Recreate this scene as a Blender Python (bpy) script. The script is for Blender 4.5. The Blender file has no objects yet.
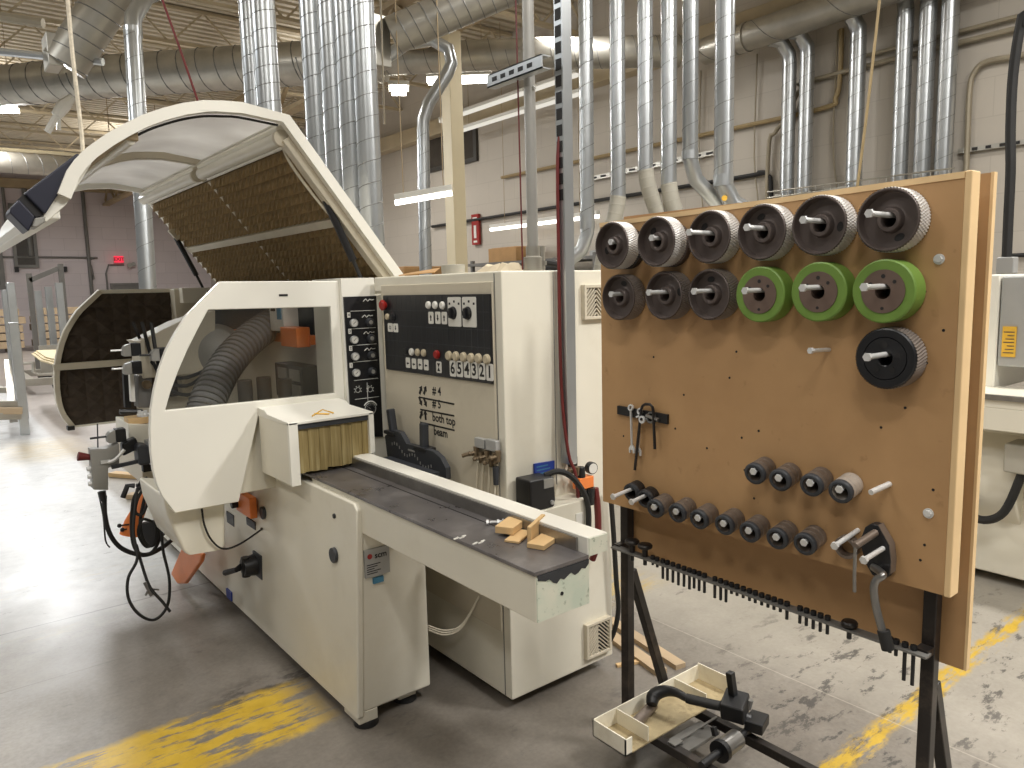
import bpy, bmesh, math, random
from mathutils import Vector, Matrix
from mathutils.geometry import tessellate_polygon
WORLD_STRENGTH = 0.18
EXPOSURE = 0.0
UPLIGHT = 0.16
BACKLIGHT = 250
ADDED_LAMPS = [(-2.6, -1.5, 40), (-0.4, -0.4, 60), (1.6, -1.6, 150), (4.2, -1.6, 240), (-2.4, 3.0, 50), (0.9, 2.4, 40), (4.2, 1.6, 55), (-1.6, 7.2, 95), (4.4, 4.8, 55), (7.0, 2.4, 40), (7.0, 7.5, 65), (2.6, 9.0, 60), (-1.6, 12.5, 130), (6.3, 13.5, 110), (1.4, 18.5, 170), (5.0, 23.0, 260), (-1.6, 24.0, 200)]
random.seed(7)
scene = bpy.context.scene
COL = scene.collection
PI = math.pi
V = Vector

# ------------------------------------------------------------------ materials
def lin(c):
    return tuple((v / 255 / 12.92) if v / 255 <= 0.04045 else ((v / 255 + 0.055) / 1.055) ** 2.4 for v in c) + (1.0,)

def sc(c, k):
    return tuple(min(1.0, v * k) for v in c[:3]) + (1.0,)

class NT:
    def __init__(s, name):
        s.m = bpy.data.materials.new(name)
        s.m.use_nodes = True
        s.t = s.m.node_tree
        s.t.nodes.clear()
        s.out = s.t.nodes.new('ShaderNodeOutputMaterial')
    def n(s, typ, **kw):
        nd = s.t.nodes.new(typ)
        for k, v in kw.items():
            if k.startswith('i_'):
                nd.inputs[k[2:].replace('_', ' ')].default_value = v
            else:
                setattr(nd, k, v)
        return nd
    def l(s, a, b):
        s.t.links.new(a, b)
    def coords(s):
        return s.n('ShaderNodeTexCoord').outputs['Object']
    def noise(s, co, scale, detail=4, rough=0.55):
        nd = s.n('ShaderNodeTexNoise')
        nd.inputs['Scale'].default_value = scale
        nd.inputs['Detail'].default_value = detail
        nd.inputs['Roughness'].default_value = rough
        s.l(co, nd.inputs['Vector'])
        return nd.outputs['Fac']
    def ramp(s, fac, stops):
        nd = s.n('ShaderNodeValToRGB')
        e = nd.color_ramp.elements
        while len(e) < len(stops):
            e.new(0.5)
        for k, (p, c) in enumerate(stops):
            e[k].position = p
            e[k].color = c if len(c) == 4 else tuple(c) + (1,)
        s.l(fac, nd.inputs['Fac'])
        return nd.outputs['Color']
    def mix(s, fac, a, b):
        nd = s.n('ShaderNodeMix', data_type='RGBA')
        for sock, v in ((nd.inputs['Factor'], fac), (nd.inputs['A'], a), (nd.inputs['B'], b)):
            if isinstance(v, (int, float, tuple)):
                sock.default_value = v
            else:
                s.l(v, sock)
        # colour sockets of the mix node are the RGBA ones
        return nd
    def mixc(s, fac, a, b):
        nd = s.n('ShaderNodeMixRGB')
        for key, v in (('Fac', fac), ('Color1', a), ('Color2', b)):
            if isinstance(v, (int, float, tuple)):
                nd.inputs[key].default_value = v
            else:
                s.l(v, nd.inputs[key])
        return nd.outputs['Color']
    def math(s, op, a, b=0.0, clamp=False):
        nd = s.n('ShaderNodeMath', operation=op, use_clamp=clamp)
        for k, v in enumerate((a, b)):
            if isinstance(v, (int, float)):
                nd.inputs[k].default_value = v
            else:
                s.l(v, nd.inputs[k])
        return nd.outputs[0]
    def bsdf(s, col, rough=0.5, metal=0.0, bump=None, bstr=0.2, bdist=0.01, spec=0.5, **kw):
        b = s.n('ShaderNodeBsdfPrincipled')
        for key, v in (('Base Color', col), ('Roughness', rough), ('Metallic', metal), ('Specular IOR Level', spec)):
            if isinstance(v, (int, float, tuple)):
                b.inputs[key].default_value = v
            else:
                s.l(v, b.inputs[key])
        if bump is not None:
            bn = s.n('ShaderNodeBump')
            bn.inputs['Strength'].default_value = bstr
            bn.inputs['Distance'].default_value = bdist
            s.l(bump, bn.inputs['Height'])
            s.l(bn.outputs[0], b.inputs['Normal'])
        s.l(b.outputs[0], s.out.inputs['Surface'])
        return b

def mat(name, c, rough=0.5, metal=0.0, var=0.12, scale=6.0, bump=0.0, spec=0.5, dirt=None, dscale=3.0, damt=0.4):
    t = NT(name)
    co = t.coords()
    c = lin(c)
    f = t.noise(co, scale)
    col = t.ramp(f, [(0.3, sc(c, 1 - var)), (0.7, sc(c, 1 + var))])
    if dirt:
        g = t.noise(co, dscale, 6, 0.7)
        k = t.ramp(g, [(0.52, (0, 0, 0, 1)), (0.75, (damt, damt, damt, 1))])
        col = t.mixc(k, col, lin(dirt))
    t.bsdf(col, rough, metal, bump=(f if bump else None), bstr=bump, spec=spec)
    return t.m

def emit(name, c, strength):
    t = NT(name)
    e = t.n('ShaderNodeEmission')
    e.inputs['Color'].default_value = lin(c)
    e.inputs['Strength'].default_value = strength
    t.l(e.outputs[0], t.out.inputs['Surface'])
    return t.m

def glass(name, c, transp=0.8, rough=0.08):
    t = NT(name)
    a = t.n('ShaderNodeBsdfTransparent')
    a.inputs['Color'].default_value = lin(c)
    g = t.n('ShaderNodeBsdfAnisotropic')
    g.inputs['Color'].default_value = lin((240, 240, 238))
    g.inputs['Roughness'].default_value = rough
    m = t.n('ShaderNodeMixShader')
    m.inputs[0].default_value = 1 - transp
    t.l(a.outputs[0], m.inputs[1])
    t.l(g.outputs[0], m.inputs[2])
    t.l(m.outputs[0], t.out.inputs['Surface'])
    return t.m

M = {}
M['cream'] = mat('machine_cream_paint', (229, 224, 208), 0.38, var=0.03, scale=3, dirt=(190, 178, 150), dscale=2.2, damt=0.25)
M['white'] = mat('machine_white_paint', (234, 231, 220), 0.35, var=0.02, scale=3)
M['beige'] = mat('cabinet_beige_paint', (205, 196, 176), 0.45, var=0.04, scale=3, dirt=(150, 138, 112), dscale=1.6, damt=0.3)
M['grey'] = mat('grey_paint', (150, 148, 142), 0.45, var=0.08)
M['midgrey'] = mat('mid_grey_paint', (110, 108, 104), 0.5, var=0.1)
M['black'] = mat('black_plastic', (26, 26, 28), 0.42, var=0.2)
M['rubber'] = mat('black_rubber', (30, 29, 28), 0.6, var=0.25)
M['blackpaint'] = mat('worn_black_steel', (44, 40, 38), 0.38, 0.3, var=0.25, scale=14, dirt=(120, 105, 92), dscale=9, damt=0.35)
M['panelblack'] = mat('control_panel_black', (24, 24, 27), 0.4, var=0.1)
M['navy'] = mat('navy_plastic', (28, 30, 46), 0.45, var=0.08)
M['slate'] = mat('slate_grey_plastic', (52, 54, 58), 0.5, var=0.15)
M['steel'] = mat('bare_steel', (150, 148, 145), 0.32, 0.85, var=0.12, scale=20)
M['zinc'] = mat('zinc_plated_bolt', (225, 225, 223), 0.35, 0.35, var=0.06, scale=20)
M['galv'] = mat('galvanised_sheet', (190, 193, 194), 0.29, 0.8, var=0.08, scale=5)
M['seam'] = mat('galvanised_seam', (128, 128, 126), 0.5, 0.5, var=0.08)
M['pipe'] = mat('bare_conduit_pipe', (172, 170, 164), 0.4, 0.45, var=0.06)
M['galvdull'] = mat('dull_galvanised_sheet', (176, 172, 162), 0.38, 0.7, var=0.14, scale=4)
M['flex'] = mat('grey_flexible_hose', (170, 166, 154), 0.55, var=0.1)
M['castiron'] = mat('cast_iron', (98, 88, 84), 0.45, 0.45, var=0.16, scale=10)
M['tread'] = mat('knurled_steel_tread', (214, 211, 207), 0.42, 0.3, var=0.1, scale=16)
M['treaddark'] = mat('dark_knurled_tread', (152, 144, 138), 0.45, 0.5, var=0.15, scale=16)
M['green'] = mat('green_polyurethane', (108, 140, 60), 0.5, var=0.08, scale=8)
M['hubbrown'] = mat('brown_steel_hub', (112, 94, 84), 0.5, 0.35, var=0.12, scale=10)
M['sleeve'] = mat('turned_steel_sleeve', (128, 116, 106), 0.42, 0.5, var=0.15, scale=25)
M['sleevelight'] = mat('bright_steel_sleeve', (185, 176, 166), 0.4, 0.4, var=0.1, scale=25)
M['woodedge'] = mat('pale_pine', (226, 194, 146), 0.6, var=0.1, scale=5)
M['wood'] = mat('maple_offcut', (214, 180, 130), 0.6, var=0.1, scale=9)
M['lumber'] = mat('rough_lumber', (186, 164, 134), 0.75, var=0.16, scale=4)
M['card'] = mat('brown_cardboard', (176, 138, 92), 0.8, var=0.1)
M['paper'] = mat('crumpled_paper', (200, 186, 160), 0.8, var=0.12)
M['red'] = mat('red_plastic', (150, 30, 24), 0.4, var=0.1)
M['darkred'] = mat('red_air_hose', (104, 36, 34), 0.5, var=0.15)
M['orange'] = mat('orange_paint', (238, 134, 66), 0.42, var=0.08)
M['blue'] = mat('blue_plate', (36, 62, 150), 0.4, var=0.1)
M['cyan'] = mat('blue_sticker', (70, 130, 160), 0.5, var=0.1)
M['yellow'] = mat('yellow_paper', (226, 178, 60), 0.6, var=0.1)
M['label'] = mat('white_label', (224, 222, 214), 0.5, var=0.03)
M['silver'] = mat('silver_plate', (170, 170, 168), 0.4, 0.3, var=0.05)
M['ink'] = mat('black_ink', (28, 26, 26), 0.6, var=0.05)
M['whiteink'] = mat('white_ink', (222, 222, 216), 0.5, var=0.03)
M['buttonbeige'] = mat('beige_button', (190, 178, 152), 0.4, var=0.08)
M['brass'] = mat('dirty_brass', (122, 106, 84), 0.45, 0.5, var=0.25, scale=30)
M['blockwall'] = None
M['rope'] = mat('white_rope', (214, 204, 184), 0.8, var=0.2, scale=60)
M['column'] = mat('cream_column_paint', (226, 212, 178), 0.5, var=0.04, scale=2)
M['joist'] = mat('cream_roof_steel', (196, 182, 154), 0.6, var=0.1, scale=2)
M['girder'] = mat('brown_roof_steel', (168, 148, 116), 0.6, var=0.15, scale=2)
M['traywhite'] = mat('worn_white_tray', (236, 230, 212), 0.45, var=0.04, dirt=(170, 152, 116), dscale=9, damt=0.3)
M['trayfloor'] = mat('dirty_tray_floor', (166, 150, 116), 0.6, var=0.25, scale=14, dirt=(92, 76, 48), dscale=22, damt=0.85)
M['hoodpane'] = None
M['lampplastic'] = mat('lamp_diffuser_plastic', (222, 218, 204), 0.3, var=0.03)
M['winframe'] = mat('dark_louvre', (64, 62, 58), 0.5, var=0.1)
M['darkglass'] = mat('dark_window_glass', (70, 66, 62), 0.15, var=0.1)
M['beigehose'] = mat('smoked_flex_hose', (128, 128, 130), 0.45, var=0.15)
M['cablewhite'] = mat('cream_cable', (214, 206, 186), 0.5, var=0.1)
M['conduit'] = mat('painted_conduit', (158, 148, 128), 0.5, 0.2, var=0.1)
M['yellowpipe'] = mat('yellowed_conduit', (158, 138, 100), 0.5, 0.1, var=0.1)
M['deckwood'] = mat('plywood_sheet', (214, 196, 156), 0.65, var=0.1, scale=3)
M['pane'] = glass('smoked_acrylic', (236, 236, 234), 0.93, 0.12)
M['bowl'] = mat('dark_filter_bowl', (26, 26, 28), 0.2, var=0.1)
M['striplight'] = emit('dim_strip_light', (250, 244, 230), 0.85)
M['tube'] = emit('fluorescent_tube', (255, 251, 242), 4.5)
M['lampglow'] = emit('bright_lamp', (255, 250, 236), 14.0)
M['exitred'] = emit('exit_sign_red', (255, 60, 84), 1.1)

def hood_pane():
    t = NT('milky_acrylic')
    co = t.coords()
    f = t.noise(co, 3.0, 3, 0.5)
    col = t.ramp(f, [(0.35, lin((226, 224, 222))), (0.7, lin((246, 245, 243)))])
    d = t.n('ShaderNodeBsdfPrincipled')
    d.inputs['Roughness'].default_value = 0.25
    t.l(col, d.inputs['Base Color'])
    tr = t.n('ShaderNodeBsdfTranslucent')
    t.l(col, tr.inputs['Color'])
    m = t.n('ShaderNodeMixShader')
    m.inputs[0].default_value = 0.55
    t.l(d.outputs[0], m.inputs[1])
    t.l(tr.outputs[0], m.inputs[2])
    t.l(m.outputs[0], t.out.inputs['Surface'])
    return t.m
M['hoodpane'] = hood_pane()

def wood_board(name, c1, c2):
    t = NT(name)
    co = t.coords()
    f = t.noise(co, 3.5, 5, 0.6)
    col = t.ramp(f, [(0.3, lin(c1)), (0.7, lin(c2))])
    g = t.noise(co, 26, 3, 0.6)
    k = t.ramp(g, [(0.66, (0, 0, 0, 1)), (0.8, (0.35, 0.35, 0.35, 1))])
    col = t.mixc(k, col, lin((112, 78, 46)))
    t.bsdf(col, 0.5, spec=0.35)
    return t.m
M['hardboard'] = wood_board('brown_hardboard', (176, 138, 96), (188, 150, 106))

def foam(name, c):
    t = NT(name)
    co = t.coords()
    f = t.noise(co, 30, 3, 0.6)
    col = t.ramp(f, [(0.3, sc(lin(c), 0.8)), (0.7, sc(lin(c), 1.2))])
    t.bsdf(col, 0.75, spec=0.3)
    return t.m
M['foam'] = foam('brown_acoustic_foam', (144, 122, 86))
M['foamdark'] = foam('dark_acoustic_foam', (70, 60, 50))

def table_steel():
    t = NT('oiled_steel_table')
    co = t.coords()
    f = t.noise(co, 7, 6, 0.65)
    col = t.ramp(f, [(0.3, lin((98, 94, 95))), (0.55, lin((124, 120, 120))), (0.75, lin((156, 152, 151)))])
    r = t.ramp(f, [(0.3, (0.24, 0.24, 0.24)), (0.7, (0.42, 0.42, 0.42))])
    t.bsdf(col, r, 0.55)
    return t.m
M['tablesteel'] = table_steel()

def chipped():
    t = NT('chipped_pale_paint')
    co = t.coords()
    f = t.noise(co, 45, 5, 0.7)
    k = t.ramp(f, [(0.58, (0, 0, 0)), (0.68, (1, 1, 1))])
    base = t.ramp(t.noise(co, 12, 3), [(0.35, lin((226, 226, 208))), (0.7, lin((206, 216, 198)))])
    col = t.mixc(k, base, lin((150, 160, 140)))
    t.bsdf(col, 0.5)
    return t.m
M['chipped'] = chipped()

def curtain_mat():
    t = NT('dusty_plastic_strip_curtain')
    co = t.coords()
    mp = t.n('ShaderNodeMapping')
    mp.inputs['Scale'].default_value = (60, 60, 3)
    t.l(co, mp.inputs['Vector'])
    f = t.noise(mp.outputs[0], 1.0, 4, 0.6)
    col = t.ramp(f, [(0.3, lin((116, 98, 58))), (0.55, lin((158, 140, 94))), (0.75, lin((188, 174, 130)))])
    t.bsdf(col, 0.35)
    return t.m
M['curtain'] = curtain_mat()

def floor_mat():
    t = NT('worn_concrete_floor')
    co = t.coords()
    sep = t.n('ShaderNodeSeparateXYZ')
    t.l(co, sep.inputs[0])
    X, Y = sep.outputs[0], sep.outputs[1]
    big = t.noise(co, 0.9, 6, 0.6)
    fine = t.noise(co, 9.0, 6, 0.7)
    grain = t.noise(co, 60.0, 3, 0.6)
    base = t.ramp(big, [(0.3, lin((116, 111, 103))), (0.5, lin((138, 132, 123))), (0.7, lin((162, 156, 146)))])
    mid_ = t.noise(co, 2.6, 7, 0.7)
    base = t.mixc(0.4, base, t.ramp(mid_, [(0.32, lin((104, 98, 90))), (0.5, lin((142, 136, 126))), (0.68, lin((182, 175, 164)))]))
    base = t.mixc(0.35, base, t.ramp(fine, [(0.3, lin((112, 105, 98))), (0.7, lin((178, 171, 160)))]))
    base = t.mixc(0.15, base, t.ramp(grain, [(0.3, lin((90, 84, 78))), (0.7, lin((196, 190, 180)))]))
    def band(v, lo, hi, soft=0.01):
        a = t.math('MULTIPLY', t.math('SUBTRACT', v, lo - soft), 1 / (2 * soft), True)
        b = t.math('MULTIPLY', t.math('SUBTRACT', hi + soft, v), 1 / (2 * soft), True)
        return t.math('MULTIPLY', a, b)
    def mulall(*a):
        r = a[0]
        for x in a[1:]:
            r = t.math('MULTIPLY', r, x)
        return r
    def thr(f, lo, hi):
        return t.math('MULTIPLY', t.math('SUBTRACT', f, lo), 1 / (hi - lo), True)
    # wavy coordinate so that worn edges are not ruler straight
    wob = t.math('MULTIPLY', t.math('SUBTRACT', fine, 0.5), 0.10)
    Yw = t.math('ADD', Y, wob)
    Xw = t.math('ADD', X, wob)
    # paler sealed slab on the aisle side, with lamp brightness painted in
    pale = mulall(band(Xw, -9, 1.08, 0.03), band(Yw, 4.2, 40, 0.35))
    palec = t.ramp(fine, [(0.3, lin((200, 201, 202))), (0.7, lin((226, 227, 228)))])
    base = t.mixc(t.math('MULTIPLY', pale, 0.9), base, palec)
    aisle = mulall(band(Xw, 1.05, 9, 0.05), band(Yw, 8.5, 40, 0.8))
    base = t.mixc(t.math('MULTIPLY', aisle, 0.55), base, lin((176, 166, 162)))
    # lighter worn slab beyond the tool board
    lite = mulall(band(Xw, 2.56, 12, 0.02), band(Y, -5, 12, 0.5))
    base = t.mixc(t.math('MULTIPLY', lite, 0.45), base, lin((176, 170, 158)))
    # darker floor round the infeed: the machine's shadow painted into the colour
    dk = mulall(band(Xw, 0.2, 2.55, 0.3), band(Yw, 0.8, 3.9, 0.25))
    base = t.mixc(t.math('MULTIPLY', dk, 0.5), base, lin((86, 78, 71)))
    # dark scuffs and peeled coating flakes
    mp = t.n('ShaderNodeMapping')
    mp.inputs['Scale'].default_value = (1.0, 2.4, 1)
    mp.inputs['Rotation'].default_value = (0, 0, 0.5)
    t.l(co, mp.inputs['Vector'])
    flk = t.noise(mp.outputs[0], 5.0, 9, 0.74)
    zone = mulall(band(Xw, 2.0, 3.9, 0.35), band(Yw, 0.7, 1.75, 0.3))
    fl = t.math('MULTIPLY', thr(flk, 0.545, 0.585), t.math('ADD', t.math('MULTIPLY', zone, 0.75), 0.0))
    base = t.mixc(fl, base, lin((52, 50, 50)))
    fl2 = t.math('MULTIPLY', thr(flk, 0.60, 0.66), 0.55)
    base = t.mixc(fl2, base, lin((84, 80, 78)))
    wh = t.math('MULTIPLY', thr(t.noise(co, 14, 5, 0.8), 0.70, 0.74), 0.5)
    base = t.mixc(wh, base, lin((200, 196, 188)))
    # worn yellow lines
    ymp = t.n('ShaderNodeMapping')
    ymp.inputs['Scale'].default_value = (0.9, 4.0, 1)
    ymp.inputs['Rotation'].default_value = (0, 0, 0.12)
    t.l(co, ymp.inputs['Vector'])
    wear = t.noise(ymp.outputs[0], 5.0, 8, 0.75)
    yel = t.ramp(fine, [(0.3, lin((182, 148, 42))), (0.7, lin((208, 174, 66)))])
    l1 = mulall(band(Yw, 1.083, 1.157, 0.014), band(X, 1.5, 9, 0.05), thr(wear, 0.43, 0.53))
    l2 = mulall(band(Yw, 2.43, 2.80, 0.02), band(Xw, 0.10, 1.02, 0.08), thr(wear, 0.43, 0.50))
    l3 = mulall(band(Yw, 2.45, 2.8, 0.03), band(Xw, 2.2, 2.9, 0.1), thr(wear, 0.45, 0.56))
    l4 = mulall(band(Yw, 4.55, 4.75, 0.05), band(Xw, -1.0, 1.0, 0.1), thr(wear, 0.5, 0.8))
    l5 = mulall(band(Yw, 8.4, 9.6, 0.3), band(Xw, 0.60, 1.20, 0.15), thr(wear, 0.3, 0.7))
    skid = mulall(band(Yw, 2.74, 2.9, 0.05), band(Xw, 0.75, 1.25, 0.1), thr(flk, 0.47, 0.53))
    base = t.mixc(t.math('MULTIPLY', skid, 0.7), base, lin((48, 44, 42)))
    l6 = mulall(band(Yw, 3.9, 4.05, 0.05), band(Xw, -0.6, 0.7, 0.1), thr(wear, 0.5, 0.8))
    for f_, k in ((l1, 1.0), (l2, 1.0), (l3, 0.5), (l4, 0.35), (l5, 0.7), (l6, 0.3)):
        base = t.mixc(t.math('MULTIPLY', f_, k), base, yel)
    redz = mulall(band(Yw, 7.6, 9.4, 0.3), band(Xw, -1.0, 0.42, 0.1), thr(fine, 0.35, 0.65))
    base = t.mixc(t.math('MULTIPLY', redz, 0.35), base, lin((196, 120, 112)))
    # saw-cut joints: pale grit along the cut
    jl = band(t.math('ADD', X, t.math('MULTIPLY', wob, 0.06)), 2.547, 2.551, 0.003)
    base = t.mixc(t.math('MULTIPLY', jl, 0.5), base, lin((206, 198, 184)))
    jd = t.math('MAXIMUM', band(t.math('ADD', Y, t.math('MULTIPLY', wob, 0.06)), 4.097, 4.105, 0.004), mulall(band(t.math('ADD', Y, t.math('MULTIPLY', wob, 0.1)), 3.47, 3.475, 0.003), band(Xw, -3, .55, .1)))
    base = t.mixc(t.math('MULTIPLY', jd, 0.75), base, lin((78, 72, 66)))
    rough = t.ramp(big, [(0.3, (0.30, 0.30, 0.30)), (0.7, (0.52, 0.52, 0.52))])
    t.bsdf(base, rough, bump=fine, bstr=0.12, bdist=0.004, spec=0.45)
    return t.m
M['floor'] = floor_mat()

def wall_mat(name, c1, c2, joint):
    t = NT(name)
    co = t.coords()
    br = t.n('ShaderNodeTexBrick')
    br.inputs['Color1'].default_value = lin(c1)
    br.inputs['Color2'].default_value = lin(c2)
    br.inputs['Mortar'].default_value = lin(joint)
    br.inputs['Scale'].default_value = 1.0
    br.inputs['Mortar Size'].default_value = 0.006
    br.inputs['Mortar Smooth'].default_value = 0.3
    br.inputs['Brick Width'].default_value = 0.8
    br.inputs['Row Height'].default_value = 0.4
    t.l(co, br.inputs['Vector'])
    f = t.noise(co, 1.2, 5, 0.6)
    col = t.mixc(0.25, br.outputs['Color'], t.ramp(f, [(0.3, sc(lin(c1), 0.78)), (0.7, sc(lin(c2), 1.08))]))
    t.bsdf(col, 0.6, bump=br.outputs['Fac'], bstr=-0.15, bdist=0.006)
    return t.m
M['wallright'] = wall_mat('painted_block_wall', (194, 186, 174), (190, 182, 170), (179, 171, 159))
M['wallfar'] = wall_mat('mauve_block_wall', (204, 194, 195), (198, 188, 189), (172, 162, 163))
M['deck'] = mat('cream_roof_deck', (208, 198, 178), 0.6, var=0.06, scale=0.6)

# ------------------------------------------------------------------ mesh builder
ORG = {}
def basis(d):
    d = V(d).normalized()
    up = V((0, 0, 1)) if abs(d.z) < 0.9 else V((1, 0, 0))
    a = d.cross(up).normalized()
    b = d.cross(a).normalized()
    return a, b, d

class MB:
    def __init__(s):
        s.v, s.f, s.m = [], [], []
    def add(s, vs, fs, m=0):
        o = len(s.v)
        s.v += [tuple(v) for v in vs]
        s.f += [tuple(i + o for i in f) for f in fs]
        s.m += [m] * len(fs)
        return s
    def box(s, x0, x1, y0, y1, z0, z1, m=0):
        vs = [(x, y, z) for x in (x0, x1) for y in (y0, y1) for z in (z0, z1)]
        return s.add(vs, [(0, 1, 3, 2), (4, 6, 7, 5), (0, 4, 5, 1), (2, 3, 7, 6), (0, 2, 6, 4), (1, 5, 7, 3)], m)
    def obox(s, c, hx, hy, hz, m=0):
        c, hx, hy, hz = V(c), V(hx), V(hy), V(hz)
        vs = [c + hx * i + hy * j + hz * k for i in (-1, 1) for j in (-1, 1) for k in (-1, 1)]
        return s.add(vs, [(0, 1, 3, 2), (4, 6, 7, 5), (0, 4, 5, 1), (2, 3, 7, 6), (0, 2, 6, 4), (1, 5, 7, 3)], m)
    def bar(s, p0, p1, w, h, m=0, up=(0, 0, 1)):
        p0, p1 = V(p0), V(p1)
        d = (p1 - p0)
        u = V(up)
        if abs(d.normalized().dot(u)) > 0.95:
            u = V((1, 0, 0))
        a = d.cross(u).normalized()
        b = a.cross(d).normalized()
        return s.obox((p0 + p1) / 2, d / 2, a * w / 2, b * h / 2, m)
    def cyl(s, p0, p1, r0, r1=None, n=16, m=0, caps=True):
        p0, p1 = V(p0), V(p1)
        r1 = r0 if r1 is None else r1
        a, b, d = basis(p1 - p0)
        vs = []
        for p, r in ((p0, r0), (p1, r1)):
            for k in range(n):
                t = 2 * PI * k / n
                vs.append(p + a * (r * math.cos(t)) + b * (r * math.sin(t)))
        fs = [(k, k + n, (k + 1) % n + n, (k + 1) % n) for k in range(n)]
        if caps:
            fs.append(tuple(range(n)))
            fs.append(tuple(range(2 * n - 1, n - 1, -1)))
        return s.add(vs, fs, m)
    def tube(s, pts, r, n=8, m=0, smooth=0, closed_caps=True):
        pts = [V(p) for p in pts]
        if smooth:
            out = []
            for i in range(len(pts) - 1):
                p0 = pts[max(i - 1, 0)]; p1 = pts[i]; p2 = pts[i + 1]; p3 = pts[min(i + 2, len(pts) - 1)]
                for k in range(smooth):
                    t = k / smooth
                    out.append(0.5 * ((2 * p1) + (p2 - p0) * t + (2 * p0 - 5 * p1 + 4 * p2 - p3) * t * t + (3 * p1 - p0 - 3 * p2 + p3) * t ** 3))
            out.append(pts[-1])
            pts = out
        if not isinstance(r, (list, tuple)):
            r = [r] * len(pts)
        elif len(r) != len(pts):
            rr = []
            for k in range(len(pts)):
                u = k / (len(pts) - 1) * (len(r) - 1)
                i = min(int(u), len(r) - 2)
                rr.append(r[i] + (r[i + 1] - r[i]) * (u - i))
            r = rr
        T = []
        for i in range(len(pts)):
            d = pts[min(i + 1, len(pts) - 1)] - pts[max(i - 1, 0)]
            T.append(d.normalized())
        a, b, _ = basis(T[0])
        vs = []
        for i, p in enumerate(pts):
            if i:
                q = T[i - 1].rotation_difference(T[i])
                a = q @ a
                b = q @ b
            for k in range(n):
                t = 2 * PI * k / n
                vs.append(p + a * (r[i] * math.cos(t)) + b * (r[i] * math.sin(t)))
        fs = []
        for i in range(len(pts) - 1):
            for k in range(n):
                k2 = (k + 1) % n
                fs.append((i * n + k, i * n + n + k, i * n + n + k2, i * n + k2))
        if closed_caps:
            fs.append(tuple(range(n)))
            e = (len(pts) - 1) * n
            fs.append(tuple(range(e + n - 1, e - 1, -1)))
        return s.add(vs, fs, m)
    def lathe(s, prof, o, axis, n=32, m=0, rmod=None):
        o = V(o)
        a, b, d = basis(axis)
        vs = []
        for i, (r, h) in enumerate(prof):
            for k in range(n):
                t = 2 * PI * k / n
                rr = r if rmod is None else r + rmod(i, k)
                vs.append(o + d * h + a * (rr * math.cos(t)) + b * (rr * math.sin(t)))
        fs = []
        for i in range(len(prof) - 1):
            for k in range(n):
                k2 = (k + 1) % n
                fs.append((i * n + k, i * n + n + k, i * n + n + k2, i * n + k2))
        if prof[0][0] > 1e-6 and prof[0] != prof[-1]:
            pass
        return s.add(vs, fs, m)
    def plate(s, outer, holes, fn, t0, t1, m=0):
        loops = [list(outer)] + [list(h) for h in holes]
        tri = tessellate_polygon([[V((p[0], p[1], 0)) for p in L] for L in loops])
        flat = [p for L in loops for p in L]
        n = len(flat)
        vs = [fn(p[0], p[1], t0) for p in flat] + [fn(p[0], p[1], t1) for p in flat]
        fs = [tuple(t) for t in tri] + [tuple(i + n for i in reversed(t)) for t in tri]
        o = 0
        for L in loops:
            k = len(L)
            for i in range(k):
                j = (i + 1) % k
                fs.append((o + i, o + j, o + j + n, o + i + n))
            o += k
        return s.add(vs, fs, m)
    def sphere(s, c, r, n=12, m=0, sz=1.0):
        c = V(c)
        vs, fs = [], []
        rows = n // 2
        for i in range(rows + 1):
            th = PI * i / rows
            for k in range(n):
                t = 2 * PI * k / n
                vs.append(c + V((r * math.sin(th) * math.cos(t), r * math.sin(th) * math.sin(t), r * sz * math.cos(th))))
        for i in range(rows):
            for k in range(n):
                k2 = (k + 1) % n
                fs.append((i * n + k, i * n + n + k, i * n + n + k2, i * n + k2))
        return s.add(vs, fs, m)
    def build(s, name, mats, parent=None, bev=0.0, seg=2, ang=35, origin=None):
        if not isinstance(mats, (list, tuple)):
            mats = [mats]
        if parent is not None:
            o = ORG[parent.name]
        elif origin is not None:
            o = V(origin)
        else:
            xs = [v[0] for v in s.v]; ys = [v[1] for v in s.v]; zs = [v[2] for v in s.v]
            o = V(((min(xs) + max(xs)) / 2, (min(ys) + max(ys)) / 2, min(zs)))
        me = bpy.data.meshes.new(name)
        me.from_pydata([(v[0] - o.x, v[1] - o.y, v[2] - o.z) for v in s.v], [], s.f)
        for mt in mats:
            me.materials.append(mt)
        for p, mi in zip(me.polygons, s.m):
            p.material_index = mi
        bm = bmesh.new()
        bm.from_mesh(me)
        bmesh.ops.remove_doubles(bm, verts=bm.verts, dist=1e-6)
        bmesh.ops.recalc_face_normals(bm, faces=bm.faces)
        bm.to_mesh(me)
        bm.free()
        me.shade_smooth()
        me.set_sharp_from_angle(angle=math.radians(ang))
        ob = bpy.data.objects.new(name, me)
        COL.objects.link(ob)
        if parent is not None:
            ob.parent = parent
        else:
            ob.location = o
        ORG[ob.name] = o
        if bev > 0:
            bv = ob.modifiers.new('edge', 'BEVEL')
            bv.width = bev
            bv.segments = seg
            bv.limit_method = 'ANGLE'
            bv.angle_limit = math.radians(40)
            bv.harden_normals = True
        return ob

def tag(o, label=None, cat=None, group=None, kind=None):
    if label: o['label'] = label
    if cat: o['category'] = cat
    if group: o['group'] = group
    if kind: o['kind'] = kind
    return o

def empty(name, loc, label=None, cat=None, group=None):
    o = bpy.data.objects.new(name, None)
    o.empty_display_size = 0.1
    COL.objects.link(o)
    o.location = loc
    ORG[o.name] = V(loc)
    return tag(o, label, cat, group)

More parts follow.
